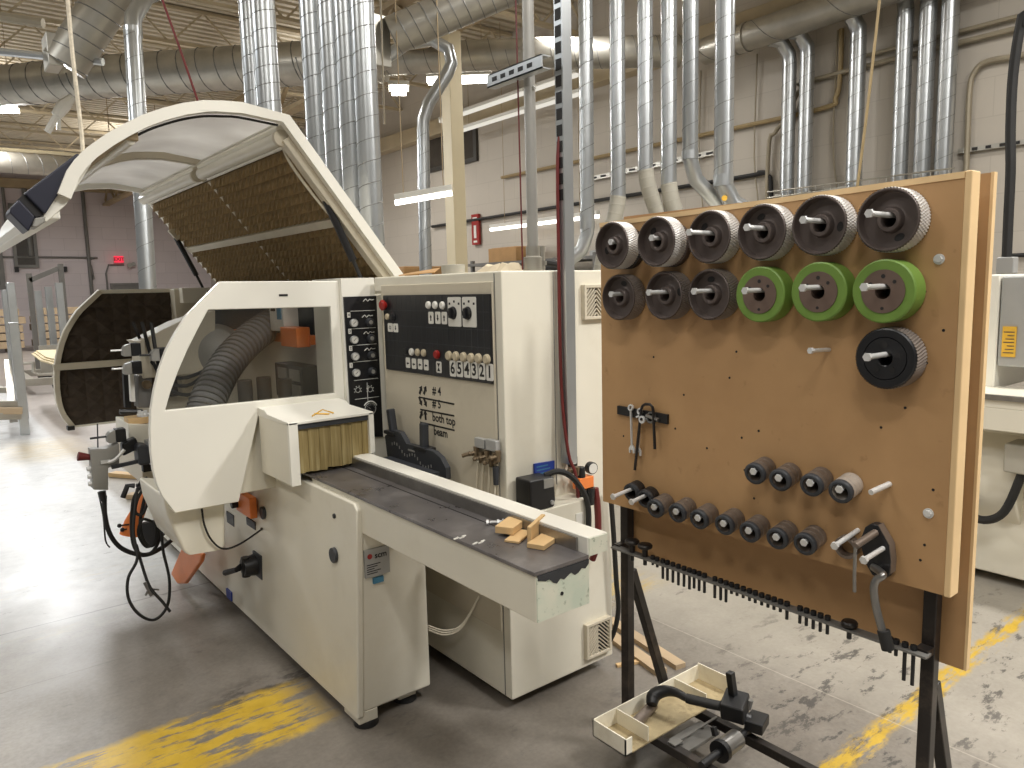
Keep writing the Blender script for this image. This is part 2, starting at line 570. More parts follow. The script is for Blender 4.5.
def copy_tree(o, loc=None, parent=None):
    c = o.copy()
    COL.objects.link(c)
    if parent is not None:
        c.parent = parent
    if loc is not None:
        c.location = loc
    ORG[c.name] = V(c.location)
    for ch in list(o.children):
        copy_tree(ch, None, c)
    return c

def text_faces(body, size, bold=False):
    cu = bpy.data.curves.new('t', 'FONT')
    cu.body = body
    cu.size = size
    cu.align_x = 'CENTER'
    cu.align_y = 'CENTER'
    cu.resolution_u = 3
    if bold:
        cu.offset = size * 0.025
    ob = bpy.data.objects.new('t', cu)
    COL.objects.link(ob)
    dg = bpy.context.evaluated_depsgraph_get()
    me = ob.evaluated_get(dg).to_mesh()
    vs = [v.co.copy() for v in me.vertices]
    fs = [tuple(p.vertices) for p in me.polygons]
    ob.evaluated_get(dg).to_mesh_clear()
    bpy.data.objects.remove(ob)
    bpy.data.curves.remove(cu)
    return vs, fs

def add_text(mb, body, size, o, u, w, m=0, bold=False, stretch=1.0):
    vs, fs = text_faces(body, size, bold)
    o, u, w = V(o), V(u), V(w)
    mb.add([o + u * (v.x * stretch) + w * v.y for v in vs], fs, m)

def xz(y0):          # plate mapper: (x, z) outline, thickness along y
    return lambda a, b, t: (a, y0 + t, b)
def yz(x0):          # (y, z) outline, thickness along x
    return lambda a, b, t: (x0 + t, a, b)
def xy(z0):
    return lambda a, b, t: (a, b, z0 + t)

# ------------------------------------------------------------------ camera
cam_d = bpy.data.cameras.new('camera')
cam_d.sensor_width = 36.0
cam_d.lens = 748.0 / 1024 * 36.0
cam_d.clip_end = 200
cam = bpy.data.objects.new('camera', cam_d)
COL.objects.link(cam)
right = V((0.783092, -0.621418, -0.024597))
down = V((-0.099, -0.0855, -0.991))
fwd = V((0.614, 0.779, -0.128))
fwd.normalize()
right = (right - fwd * right.dot(fwd)).normalized()
upv = right.cross(fwd)
cam.matrix_world = Matrix(((right.x, upv.x, -fwd.x, 0), (right.y, upv.y, -fwd.y, 0), (right.z, upv.z, -fwd.z, 1.55), (0, 0, 0, 1)))
scene.camera = cam

# ------------------------------------------------------------------ building shell
def struct(o):
    o['kind'] = 'structure'
    return o
WX, FY, CZ = 9.0, 30.0, 6.2
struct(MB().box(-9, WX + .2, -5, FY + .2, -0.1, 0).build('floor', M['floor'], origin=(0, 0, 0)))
# block walls are built in their own upright frame so that the courses run level
def wall(name, mt, length, height, loc, rz):
    b = MB().box(0, length, 0, height, -0.2, 0)
    o = b.build(name, mt, origin=(0, 0, 0))
    o.rotation_euler = (PI / 2, 0, rz)
    o.location = loc
    return struct(o)
wall('wall_right', M['wallright'], 36, CZ, (WX, FY, 0), -PI / 2)
wall('wall_far', M['wallfar'], 18.2, CZ, (-9, FY, 0), 0)
# ribbed roof deck
dk = MB()
y = -5.0
while y < FY:
    dk.box(-9, WX, y, y + 0.10, CZ - 0.04, CZ)
    y += 0.22
dk.box(-9, WX, -5, FY, CZ, CZ + 0.1)
struct(dk.build('ceiling', M['deck'], origin=(0, 0, 0)))
# open web joists spanning across the hall
def joist(y, z0, z1, x0, x1):
    b = MB()
    b.box(x0, x1, y - .05, y + .05, z1 - .05, z1)
    b.box(x0, x1, y - .05, y + .05, z0, z0 + .05)
    x = x0
    k = 0
    while x < x1 - .01:
        xa, xb = x, min(x + .55, x1)
        za, zb = (z0 + .02, z1 - .02) if k % 2 == 0 else (z1 - .02, z0 + .02)
        b.bar((xa, y, za), (xb, y, zb), .028, .028)
        x += .55
        k += 1
    return struct(b.build('trim_joist', M['joist']))
for y in (7.2, 9.2, 11.2, 13.2, 15.2, 17.4, 19.6, 21.8, 24.0, 26.4, 28.6):
    joist(y, 5.55, 6.14, -3, WX)
def girder(x, z0, z1):
    b = MB()
    b.box(x - .1, x + .1, 5, FY, z1 - .08, z1)
    b.box(x - .1, x + .1, 5, FY, z0, z0 + .08)
    y = 5.0
    k = 0
    while y < FY - .1:
        za, zb = (z0 + .04, z1 - .04) if k % 2 == 0 else (z1 - .04, z0 + .04)
        b.bar((x, y, za), (x, y + .9, zb), .06, .06)
        y += .9
        k += 1
    return struct(b.build('trim_girder', M['girder']))
girder(5.6, 4.75, 5.5)
girder(-1.0, 4.75, 5.5)
# wall head beam along the block wall
struct(MB().box(WX - .25, WX, 4, FY, 4.72, 5.02).build('trim_wall_beam', M['joist'], bev=.01))
struct(MB().box(-9, WX, FY - .2, FY, 5.2, 5.5).build('trim_far_beam', M['girder']))
colm = MB()
colm.box(5.49, 5.68, 8.07, 8.27, 0, 4.75)
struct(colm.build('trim_column', M['column'], bev=.006))
# louvred window high in the block wall
win = struct(MB().plate([(12.3, 4.05), (14.2, 4.05), (14.2, 4.85), (12.3, 4.85)], [[(12.4, 4.13), (14.1, 4.13), (14.1, 4.77), (12.4, 4.77)]], yz(WX - .06), 0, .055).build('window_1', M['winframe']))
MB().box(WX - .03, WX - .015, 12.4, 14.1, 4.13, 4.77).build('pane', M['darkglass'], win)
# conduit runs fixed to the walls (part of the building)
c = MB()
c.tube([(8.93, 1.2, 4.0), (8.93, 5.0, 4.0), (8.93, 5.35, 3.92), (8.93, 5.55, 3.6), (8.93, 5.7, 3.45), (8.93, 5.8, 3.1), (8.93, 5.8, 0.3)], .028, 8, smooth=4)
c.tube([(8.93, 1.0, 4.12), (8.93, 4.6, 4.12)], .024)
struct(c.build('trim_conduit', M['conduit']))
c = MB().tube([(8.94, 11.5, 3.62), (8.94, 7.0, 3.62), (8.94, 5.1, 3.63), (8.94, 4.9, 3.72), (8.94, 4.85, 3.95), (8.94, 4.85, 4.5)], .03, 8, smooth=4)
struct(c.build('trim_conduit', M['yellowpipe']))
c = MB().tube([(8.94, 14.0, 2.9), (8.94, 6.6, 2.95), (8.94, 5.95, 2.98), (8.94, 5.8, 2.92), (8.94, 5.75, 2.7), (8.94, 5.75, 1.2)], .03, 8, smooth=4)
struct(c.build('trim_conduit', M['rubber']))
c = MB().tube([(8.94, 2.6211, 3.7214), (8.94, 3.0475, 3.7422), (8.94, 3.2754, 3.7482), (8.94, 3.3752, 3.6718), (8.94, 3.4136, 3.4784), (8.94, 3.4064, 2.7278), (8.94, 3.4084, 2.3623)], .03, 8, smooth=4)
struct(c.build('trim_conduit', M['conduit']))
c = MB().tube([(8.94, 3.0, 1.75), (8.94, 0.2, 1.75)], .022)
struct(c.build('trim_conduit', M['rubber']))
c = MB()
for y in (6.0, 6.9, 4.9, 7.6):
    c.tube([(8.95, y, 4.5), (8.95, y + .02, 3.2), (8.95, y - .05, 2.6), (8.95, y + .03, 2.5)], .012, 6, smooth=3)
struct(c.build('trim_conduit', M['conduit']))
c = MB()
c.box(8.94, 8.99, 2.6, 3.5, 2.86, 2.91).box(8.94, 8.99, 4.6, 5.7, 2.62, 2.67)
for k in range(6):
    c.box(8.93, 8.95, 2.66 + k * .13, 2.71 + k * .13, 2.87, 2.9, 1)
ra_, rb_ = V((8.94, 9.1136, 3.297)), V((8.94, 6.617, 3.3504))
c.bar(ra_, rb_, .03, .07)
for k in range(12):
    q = ra_.lerp(rb_, (k + .5) / 12)
    c.box(8.92, 8.927, q.y - .06, q.y + .06, q.z - .015, q.z + .015, 1)
struct(c.build('trim_strut_rail', [M['galvdull'], M['ink']]))
# conduit and pipes on the far wall
c = MB()
c.tube([(-2, 29.93, 2.95), (4.6, 29.93, 2.95), (4.9, 29.93, 2.85), (5, 29.93, 2.2)], .03, smooth=3)
c.tube([(4.9, 29.93, 0.2), (4.9, 29.93, 5.2)], .06)
c.tube([(6.0, 29.93, 2.7), (5.5, 29.93, 2.7), (5.4, 29.93, 2.4), (5.4, 29.93, 1.6)], .03)
c.tube([(2.6, 29.93, 4.0), (2.6, 29.93, 5.2)], .05)
c.tube([(3.2, 29.93, 3.0), (3.2, 29.93, 5.2)], .08)
struct(c.build('trim_far_pipes', M['midgrey']))
d1 = struct(MB().plate([(5.5, 0), (6.7, 0), (6.7, 2.05), (5.5, 2.05)], [[(5.58, 0.01), (6.62, 0.01), (6.62, 1.97), (5.58, 1.97)]], xz(FY - .1), 0, .09).build('door_1', M['midgrey']))
MB().box(5.58, 6.62, FY - .06, FY - .02, 0.01, 1.97).build('leaf', M['midgrey'], d1)
d2 = struct(MB().plate([(0.2, 1.9), (2.4, 1.9), (2.4, 4.6), (0.2, 4.6)], [[(0.35, 2.05), (2.25, 2.05), (2.25, 4.45), (0.35, 4.45)]], xz(FY - .1), 0, .09).build('window_2', M['midgrey']))
MB().box(0.35, 2.25, FY - .06, FY - .02, 2.05, 4.45).build('pane', M['darkglass'], d2)
w3 = struct(MB().plate([(2.7, 2.6), (3.4, 2.6), (3.4, 4.7), (2.7, 4.7)], [[(2.8, 2.7), (3.3, 2.7), (3.3, 4.6), (2.8, 4.6)]], xz(FY - .1), 0, .09).build('window_3', M['midgrey']))
MB().box(2.8, 3.3, FY - .06, FY - .02, 2.7, 4.6).build('pane', M['darkglass'], w3)

# ------------------------------------------------------------------ lights
world = bpy.data.worlds.new('hall_air')
scene.world = world
world.use_nodes = True
bg = world.node_tree.nodes['Background']
bg.inputs['Color'].default_value = lin((226, 222, 214))
bg.inputs['Strength'].default_value = WORLD_STRENGTH
def lamp(x, y, z, watts, sx=1.2, sy=0.3, rot=0.0, col=(1, .972, .925)):
    d = bpy.data.lights.new('hall_light', 'AREA')
    d.shape = 'RECTANGLE'
    d.size = sx
    d.size_y = sy
    d.energy = watts
    d.color = col
    o = bpy.data.objects.new('hall_light', d)
    COL.objects.link(o)
    o.location = (x, y, z)
    o.rotation_euler = (0, 0, rot)
    return o
for (x, y, w) in ADDED_LAMPS:  # unseen roof lamps, added to bring up the brightness of the hall
    cool = (.93, .97, 1) if x < -1 and y > 5 else (1, .98, .945)
    lamp(x, y, 4.85, w, 0.35, 1.25, col=cool)
    # unseen upward lamps, added to brighten the roof deck
    up = lamp(x, y, 4.97, w * UPLIGHT, 0.35, 1.25)
    up.rotation_euler = (PI, 0, 0)
# the bright reflector lamp down the aisle, tipped towards the infeed end
bl = lamp(1.33, 14.35, 4.48, BACKLIGHT, .45, .45, col=(.96, .98, 1))
bl.rotation_euler = (math.radians(-58), 0, 0)

# ================================================================== MOULDER
mach = empty('moulding_machine', (1.23, 4.0, 0), 'long cream four-sided moulder with raised curved hood and narrow steel infeed table', 'machine')

# --- base body: left panel leans in slightly, front end carries the infeed beam
b = MB()
b.plate([(1.10, .062), (1.385, .062), (1.385, .718), (1.125, .718)], [], xz(2.30), 0, 3.3)
b.build('base_body', M['cream'], mach, bev=.008)
sp = MB().plate([(2.292, .05), (2.292, .805), (2.315, .825), (5.60, .825), (5.60, .05)], [], lambda a, c, t: (1.076 + (c - .05) * .05 + t, a, c), 0, .028).build('side_panel', M['cream'], mach, bev=.008)
def disc_on_side(y, z, r, name, mt, th=.012):
    x = 1.076 + (z - .05) * .05
    MB().cyl((x - th, y, z), (x + .004, y, z), r, r, 24).build(name, mt, sp, bev=.002)
for p in ((1.1, 3.1727, 0.6006), (1.105, 2.4641, 0.6022)):
    disc_on_side(p[1], p[2], .028, 'vent_cap', M['slate'])
disc_on_side(*(1.113, 2.4629, 0.7471)[1:], .009, 'screw_cap', M['black'], .006)
disc_on_side(*(1.1, 3.1996, 0.5217)[1:], .006, 'cable_gland', M['black'], .008)
for (px0, px1) in (((1.1, 3.6803, 0.496), (1.1, 3.5744, 0.4403)), ((1.1, 3.3886, 0.5328), (1.1, 3.2787, 0.4978))):
    x = 1.1
    MB().box(x - .006, x + .004, px1[1], px0[1], px1[2], px0[2]).build('rating_plate', M['slate'], sp)
MB().box(1.07, 1.10, 3.625, 3.70, .055, .10).build('lift_point_sticker', M['blue'], sp)
# main switch with long handle
sw = MB()
p = (1.095, 3.2579, 0.3365)
sw.box(1.085, 1.10, p[1] - .05, p[1] + .05, p[2] - .05, p[2] + .06)
sw.build('switch_plate', M['slate'], sp)
sw = MB().cyl((1.03, p[1] + .03, p[2] + .0), (1.09, p[1] + .03, p[2] + .0), .04, .05, 14)
sw.cyl((1.045, p[1] + .03, p[2] - .045), (1.045, p[1] + .03, p[2] + .045), .02, .02, 10)
sw.tube([(1.04, p[1] + .05, p[2]), (1, 3.2806, 0.3361), (0.985, 3.3945, 0.2927)], [.018, .012, .014], 8)
sw.build('switch_handle', M['black'], sp, bev=.002)
MB().box(1.062, 1.095, 3.23, 3.42, .565, .66).build('stop_box', M['orange'], sp, bev=.005)
MB().cyl((1.035, 3.40, .60), (1.063, 3.40, .60), .018, .018, 14).build('stop_button', M['black'], sp, bev=.003)
MB().tube([(0.8164, 3.06, 0.7025), (0.821, 3.06, 0.6353), (0.8433, 3.06, 0.5676), (0.8902, 3.07, 0.5157), (0.9693, 3.1, 0.5103), (1.098, 3.1938, 0.5236)], .0042, 6, smooth=6).build('loose_cable', M['rubber'], mach)
# plate with maker marks on the front end of the body
pl = MB().box(1.135, 1.232, 2.292, 2.302, .555, .655).build('maker_plate', M['silver'], mach)
t = MB()
add_text(t, 'scm', .030, (1.198, 2.2915, .628), (1, 0, 0), (0, 0, 1), bold=True)
t.build('lettering', M['ink'], pl)
t = MB().cyl((1.155, 2.2905, .63), (1.155, 2.2925, .63), .0095, .0095, 14)
t.build('red_emblem', M['red'], pl)
t = MB()
for k in range(5):
    t.box(1.142, 1.195 - (k % 3) * .012, 2.2912, 2.2922, .598 - k * .008, .601 - k * .008)
t.build('fine_print', M['ink'], pl)
MB().box(1.165, 1.205, 2.291, 2.300, .527, .547).build('blue_sticker', M['cyan'], mach)
for (x, y) in ((1.14, 2.37), (1.33, 2.42), (1.14, 5.4), (1.33, 5.4)):
    f = MB().cyl((x - .01, y - .035, 0), (x - .01, y - .035, .022), .046, .04, 20, 1).box(x - .055, x + .02, y - .070, y + .05, .022, .064, 0)
    f.build('levelling_foot', [M['cream'], M['black']], mach, bev=.003)

# --- infeed beam, table and fence
beam = MB().box(1.132, 1.314, 1.362, 2.70, .719, .842).build('infeed_beam', M['cream'], mach, bev=.003)
MB().box(1.134, 1.312, 1.3585, 1.3625, .721, .835).build('chipped_end_cover', M['chipped'], beam)
e = MB()
rnd = random.Random(3)
xs = [1.136 + k * (1.31 - 1.136) / 14 for k in range(15)]
zb = [.829, .826, .822, .824, .812, .806, .816, .81, .817, .822, .812, .815, .824, .82, .83]
e.plate([(x, z) for x, z in zip(xs, zb)] + [(1.312, .842), (1.136, .842)], [], xz(1.3572), 0, .002)
e.build('bare_metal_chip', M['slate'], beam)
MB().cyl((1.215, 1.3565, .775), (1.215, 1.36, .775), .005, .005, 10).build('screw_hole', M['black'], beam)
MB().box(1.126, 1.312, 1.358, 3.0, .842, .853).build('infeed_table', M['tablesteel'], mach, bev=.002)
MB().box(1.272, 1.277, 1.7, 2.98, .8522, .8536).build('table_groove', M['ink'], mach)
MB().box(1.3125, 1.384, 1.362, 3.0, .845, .898).build('fence', M['white'], mach, bev=.003)
MB().box(1.306, 1.3125, 1.40, 3.0, .853, .890).build('fence_face', M['steel'], mach)
MB().box(1.315, 1.382, 1.359, 1.3625, .848, .895).build('fence_end_cover', M['chipped'], mach)

# --- near end panel with window
D_OUT = [(.935, 1.601), (.80, 1.474), (.757, 1.412), (.719, 1.350), (.688, 1.278), (.665, 1.204), (.648, 1.13), (.639, 1.055), (.635, .98), (.637, .902), (.646, .845), (.661, .797), (.702, .722)]
D_WIN = [(.882, 1.493), (.838, 1.42), (.795, 1.345), (.755, 1.265), (.722, 1.19), (.698, 1.122), (1.386, 1.114), (1.387, 1.487)]
pan = MB().plate(D_OUT + [(.945, .718), (1.05, 1.062), (1.431, 1.056), (1.431, 1.597)], [D_WIN], xz(3.0), 0, .03).build('end_panel', M['white'], mach, bev=.004)
MB().plate(D_WIN, [], xz(3.012), 0, .005).build('window_pane', M['pane'], pan)
MB().box(1.165, 1.202, 2.9985, 3.0005, 1.537, 1.546).build('key_slot', M['ink'], pan)
# box under the panel and inner housing behind it
MB().plate([(0.6828, 3.08, 0.774)[::2], (0.6913, 3.08, 0.6957)[::2], (0.7371, 3.08, 0.542)[::2], (0.7561, 3.08, 0.5166)[::2], (0.8928, 3.08, 0.5082)[::2], (0.9023, 3.08, 0.5272)[::2], (0.916, 3.08, 0.7154)[::2]], [], xz(3.08), 0, .42).build('guard_tray', M['cream'], mach, bev=.012)
MB().plate([(.96, .74), (1.052, 1.05), (1.43, 1.05), (1.43, .74)], [], xz(3.035), 0, .2).build('inner_housing', M['cream'], mach, bev=.004)

# --- feed mouth with strip curtain
ch = MB()
ch.box(1.048, 1.058, 2.70, 3.0, .823, 1.066)
ch.build('feed_mouth', M['cream'], mach, bev=.002)
ch = MB()
MB().box(1.380, 1.402, 2.684, 3.0, .898, 1.066).build('mouth_post', M['white'], mach, bev=.002)
ch.box(1.046, 1.083, 2.684, 2.702, .823, 1.066)
ch.build('mouth_post', M['white'], mach, bev=.002)
MB().plate([(2.684, 1.056), (2.684, 1.068), (2.90, 1.075), (2.925, 1.088), (3.0, 1.092), (3.0, 1.056)], [], yz(1.046), 0, .356).build('mouth_cover', M['white'], mach, bev=.003)
w = MB()
w.tube([(1.1671, 2.7413, 1.0735), (1.2585, 2.8519, 1.0735), (1.2575, 2.7464, 1.0735)], .003, 4)
w.tube([(1.1928, 2.781, 1.0735), (1.2354, 2.7356, 1.0735)], .003, 4)
w.build('warning_triangle', M['yellow'], mach)
MB().box(1.083, 1.380, 2.692, 2.70, 1.036, 1.056).build('rubber_lip', M['slate'], mach)
st = MB()
n = 13
for k in range(n):
    x0 = 1.084 + k * (1.379 - 1.084) / n
    x1 = 1.084 + (k + 1) * (1.379 - 1.084) / n
    yy = 2.700 + (k % 2) * .004
    z0 = .862 + rnd.uniform(0, .008)
    st.plate([(x0 - .002, z0), (x1 + .002, z0 + rnd.uniform(-.004, .004)), (x1 + .001, 1.045), (x0 - .001, 1.045)], [], xz(yy), 0, .003)
st.build('strip_curtain', M['curtain'], mach)

# --- gauge column beside the end panel
MB().plate([(1.431, .80), (1.645, .80), (1.645, 1.535), (1.59, 1.535), (1.59, 1.607), (1.431, 1.607)], [], xz(2.976), 0, .3).build('gauge_column', M['white'], mach, bev=.004)
gp = MB().plate([(1.4361, 2.967, 1.5279)[::2], (1.5913, 2.967, 1.528)[::2], (1.5926, 2.967, 0.8964)[::2], (1.441, 2.967, 0.9184)[::2]], [], xz(2.968), 0, .008).build('gauge_panel', M['panelblack'], mach)
MB().plate([(1.5913, 2.967, 1.528)[::2], (1.6135, 2.967, 1.5274)[::2], (1.6077, 2.967, 0.8943)[::2], (1.5926, 2.967, 0.8964)[::2]], [], xz(2.966), 0, .012).build('white_edge', M['white'], gp)
for n_, (a, k, lab) in enumerate((((1.4726, 2.966, 1.4148), (1.5513, 2.966, 1.4145), (1.4544, 2.966, 1.4496)),
                                  ((1.4704, 2.966, 1.3423), (1.5533, 2.966, 1.3437), (1.4555, 2.966, 1.3795)),
                                  ((1.471, 2.966, 1.2701), (1.5531, 2.966, 1.2687), (1.4551, 2.966, 1.3061)),
                                  ((1.4717, 2.966, 1.1983), (1.5512, 2.966, 1.1969), (1.4527, 2.966, 1.2323)))):
    g = MB().lathe([(0, 0), (.0165, 0), (.0175, .004), (.0175, .016), (.0155, .017), (.0155, .013), (0, .013)], (a[0], 2.968, a[2]), (0, -1, 0), 22).build('pressure_gauge', M['silver'], gp)
    MB().cyl((a[0], 2.9548, a[2]), (a[0], 2.9542, a[2]), .0148, .0148, 20).build('dial_face', M['label'], g)
    MB().bar((a[0] - .006, 2.953, a[2] - .005), (a[0] + .007, 2.953, a[2] + .006), .0022, .001).build('needle', M['ink'], g)
    kb = MB().lathe([(0, .016), (.016, .016), (.0185, .012), (.0195, .0), (0, 0)], (k[0], 2.968, k[2]), (0, -1, 0), 18, rmod=lambda i, q: -.0015 if q % 3 == 0 and i < 3 and i > 0 else 0).build('regulator_knob', M['slate'], gp)
    MB().cyl((k[0], 2.953, k[2]), (k[0], 2.951, k[2]), .010, .009, 14).build('knob_cap', M['grey'], kb)
    q = MB().box(lab[0] - .007, lab[0] + .007, 2.966, 2.9675, lab[2] - .011, lab[2] + .011).build('number_label', M['label'], gp)
    tx = MB()
    add_text(tx, '4321'[n_], .016, (lab[0], 2.9655, lab[2]), (1, 0, 0), (0, 0, 1), bold=True)
    tx.build('numeral', M['ink'], q)
gl = MB()
for (x, y) in ((370, 303.5), (370, 317.5), (371, 334), (371.5, 351)):
    pass
for c_ in ((1.4787, 2.9665, 1.1219), (1.5383, 2.9665, 1.1183)):
    gl.lathe([(.0105, 0), (.012, 0), (.012, .002), (.0105, .002)], (c_[0], c_[1], c_[2]), (0, -1, 0), 20)
    for k in range(6):
        t_ = PI * (-.15 + k * .26)
        gl.box(c_[0] + .017 * math.cos(t_) - .0018, c_[0] + .017 * math.cos(t_) + .0018, 2.9655, 2.9668, c_[2] + .017 * math.sin(t_) - .0018, c_[2] + .017 * math.sin(t_) + .0018)
c_ = (1.5345, 2.9665, 1.0314)
gd = MB().lathe([(.026, 0), (.0275, 0), (.0275, .002), (.026, .002)], c_, (0, -1, 0), 28)
gd.tube([(c_[0] + .034 * math.cos(t_), 2.9655, c_[2] + .034 * math.sin(t_)) for t_ in [PI * (.12 + k * .07) for k in range(11)]], .0025, 4)
gd.build('dial_arc', M['whiteink'], gp)
for z in ((1.5097, 2.966, 1.4655)[2], (1.5103, 2.966, 1.3895)[2], (1.5087, 2.966, 1.3176)[2], (1.5094, 2.966, 1.2452)[2], (1.5074, 2.966, 1.1646)[2], (1.5076, 2.966, 1.0816)[2]):
    MB().box(1.463, 1.580, 2.966, 2.9672, z - .001, z + .001).build('panel_line', M['whiteink'], gp)
MB().box(1.524, 1.526, 2.966, 2.9672, 1.07, 1.15).build('panel_line', M['whiteink'], gp)
gl.build('dial_scale', M['whiteink'], gp)
gl = MB()
for (a0, s_) in (((1.5507, 2.966, 1.5096), 'sim'), ((1.542, 2.966, 1.4403), 'adia'), ((1.5453, 2.966, 1.3679), 'adi'), ((1.5462, 2.966, 1.2953), 'ad')):
    gl.tube([(a0[0] - .026, 2.9655, a0[2] - .004), (a0[0] - .012, 2.9655, a0[2] + .006), (a0[0] - .004, 2.9655, a0[2] - .004), (a0[0] + .006, 2.9655, a0[2] + .005), (a0[0] + .014, 2.9655, a0[2] + .001), (a0[0] + .026, 2.9655, a0[2] + .003)], .0016, 4, smooth=3)
gl.build('script_marks', M['whiteink'], gp)
pdl = MB().lathe([(0, .006), (.022, .006), (.024, .004), (.024, 0), (0, 0)], (c_[0], 2.968, c_[2]), (0, -1, 0), 24).build('pressure_dial', M['panelblack'], gp)
t = MB()
for k in range(11):
    a_ = PI * (-.2 + k * .14)
    t.bar((c_[0] + .017 * math.cos(a_), 2.9615, c_[2] + .017 * math.sin(a_)), (c_[0] + .021 * math.cos(a_), 2.9615, c_[2] + .021 * math.sin(a_)), .0016, .0006)
t.bar((c_[0], 2.9615, c_[2]), (c_[0] - .012, 2.9615, c_[2] + .010), .002, .0006)
t.build('dial_ticks', M['whiteink'], pdl)

# --- the black setting lever unit in front of the cabinet
lv = MB().plate([(y_, z_) for (x_, y_, z_) in ((1.5, 2.7818, 0.9406), (1.5, 2.714, 0.9734), (1.5, 2.6483, 0.9728), (1.5, 2.6036, 0.9336), (1.5, 2.5047, 0.936), (1.5, 2.4025, 0.9333), (1.5, 2.3531, 0.9163), (1.5, 2.3189, 0.8836), (1.5, 2.3171, 0.8376), (1.5, 2.4094, 0.836), (1.5, 2.765, 0.8353))], [], yz(1.50), 0, .022).build('setting_lever_unit', M['slate'], mach, bev=.006)
for (p0, p1) in (((1.52, 2.7589, 1.0565), (1.52, 2.7388, 0.9523)), ((1.52, 2.4949, 1.0303), (1.52, 2.4994, 0.9212))):
    h = MB().bar(p0, p1, .03, .03, up=(1, 0, 0)).build('lever_handle', M['slate'], lv, bev=.006)
    q = V(p1)
    MB().box(1.495, 1.548, q.y - .045, q.y + .045, q.z - .002, q.z + .014).build('handle_collar', M['black'], lv, bev=.004)
mk = MB()
for k in range(16):
    y_ = 2.72 - k * .02
    z_ = .915 - k * .0035 + .012 * math.sin(k * .9)
    mk.box(1.4985, 1.5005, y_ - .002, y_ + .002, z_ - .006, z_ + .006)
mk.box(1.4985, 1.5005, 2.54, 2.59, .908, .914)
mk.build('scale_marks', M['grey'], lv)
MB().box(1.39, 1.5, 2.36, 2.74, .80, .86).build('lever_bracket', M['slate'], mach)

# --- hood raised on its hinge: closed outline swung open about the hinge line
HX, HZ, TH = 1.765, 1.605, math.radians(52.3)
def hood(x, z):
    dx, dz = x - HX, z - HZ
    return (HX + dx * math.cos(TH) + dz * math.sin(TH), HZ - dx * math.sin(TH) + dz * math.cos(TH))
OUT = [(HX, HZ), (.935, 1.605)] + D_OUT[1:]
def inset(pts, d):
    res = []
    for i, p in enumerate(pts):
        a = V(pts[max(i - 1, 0)]); b_ = V(pts[min(i + 1, len(pts) - 1)])
        t_ = (b_ - a).normalized()
        nn = V((t_.y, -t_.x)) * -1
        # inside lies to the right of the path (towards the machine)
        nn = V((-t_.y, t_.x))
        res.append((p[0] + nn.x * d, p[1] + nn.y * d))
    return res
def hpts(pts):
    return [hood(*p) for p in pts]
hd_skin = MB()
arc_i = inset(OUT, .012)
Y0, Y1 = 3.0, 5.5
RIBS = []
for (ya, yb, dep) in ((3.0, 3.035, .042), (5.465, 5.5, .042)):
    inn = inset(OUT, dep)
    RIBS.append(MB().plate(hpts(OUT) + hpts(inn)[::-1], [], xz(ya), 0, yb - ya))

# roof skin between hinge and corner, arc skin behind the panes
sk = MB()
sk.plate(hpts(OUT[:2]) + hpts(inset(OUT, .012)[:2])[::-1], [], xz(3.035), 0, 2.43)
hood_o = sk.build('hood', M['white'], mach)
for r_b in RIBS:
    r_b.build('end_rib', M['white'], hood_o, bev=.004)
K0 = 1
KR = 8          # where the lower rail sits on the arc
def arc_strip(k0, k1, d0, d1, ya, yb):
    a = hpts(inset(OUT, d0)[k0:k1 + 1]); c = hpts(inset(OUT, d1)[k0:k1 + 1])
    return MB().plate(a + c[::-1], [], xz(ya), 0, yb - ya)
for (ya, yb) in ((3.036, 4.18), (4.22, 5.464)):
    arc_strip(1, KR, .004, .010, ya, yb).build('milky_pane', M['hoodpane'], hood_o)
arc_strip(KR, 13, 0, .012, 3.036, 5.464).build('lower_skin', M['white'], hood_o)
arc_strip(1, KR, .0, .045, 4.18, 4.22).build('middle_rib', M['beige'], hood_o, bev=.003)
def endplate(pix, y0, t, name, mt, bev=.006):
    return MB().plate(pix, [], xz(y0), 0, t).build(name, mt, hood_o, bev=bev)
endplate([(0.4908, 3.02, 2.0492)[::2], (0.5164, 3.02, 2.0278)[::2], (0.4621, 3.02, 1.963)[::2], (0.4144, 3.02, 1.8963)[::2], (0.3751, 3.02, 1.8344)[::2], (0.321, 3.02, 1.9028)[::2]], 3.02, .16, 'navy_handle', M['navy'])
endplate([(0.321, 3.02, 1.9028)[::2], (0.3751, 3.02, 1.8344)[::2], (0.3497, 3.02, 1.8267)[::2], (0.3037, 3.02, 1.8839)[::2]], 3.035, .13, 'handle_gap', M['ink'], 0)
endplate([(0.305, 3.02, 1.8823)[::2], (0.3468, 3.02, 1.8266)[::2], (0.3222, 3.02, 1.7762)[::2], (0.2743, 3.02, 1.8369)[::2], (0.2786, 3.02, 1.8534)[::2]], 3.02, .16, 'navy_handle', M['navy'])
endplate([(0.3437, 3.02, 1.8232)[::2], (0.3792, 3.02, 1.8312)[::2], (0.3744, 3.02, 1.811)[::2], (0.3525, 3.02, 1.7936)[::2], (0.3323, 3.02, 1.793)[::2]], 3.03, .12, 'handle_bracket', M['grey'])
endplate([(0.5195, 3.02, 2.0281)[::2], (0.5342, 3.02, 2.0191)[::2], (0.4419, 3.02, 1.8708)[::2], (0.3774, 3.02, 1.8111)[::2], (0.3704, 3.02, 1.8309)[::2], (0.4144, 3.02, 1.8963)[::2], (0.4621, 3.02, 1.963)[::2]], 3.036, .05, 'outer_skin_edge', M['white'], .002)
e0 = hood(.702, .722)
lip = MB().bar((e0[0] - .022, 3.04, e0[1] - .062), (e0[0] - .022, 5.5, e0[1] - .062), .06, .045).build('hood_lip', M['white'], hood_o, bev=.008)
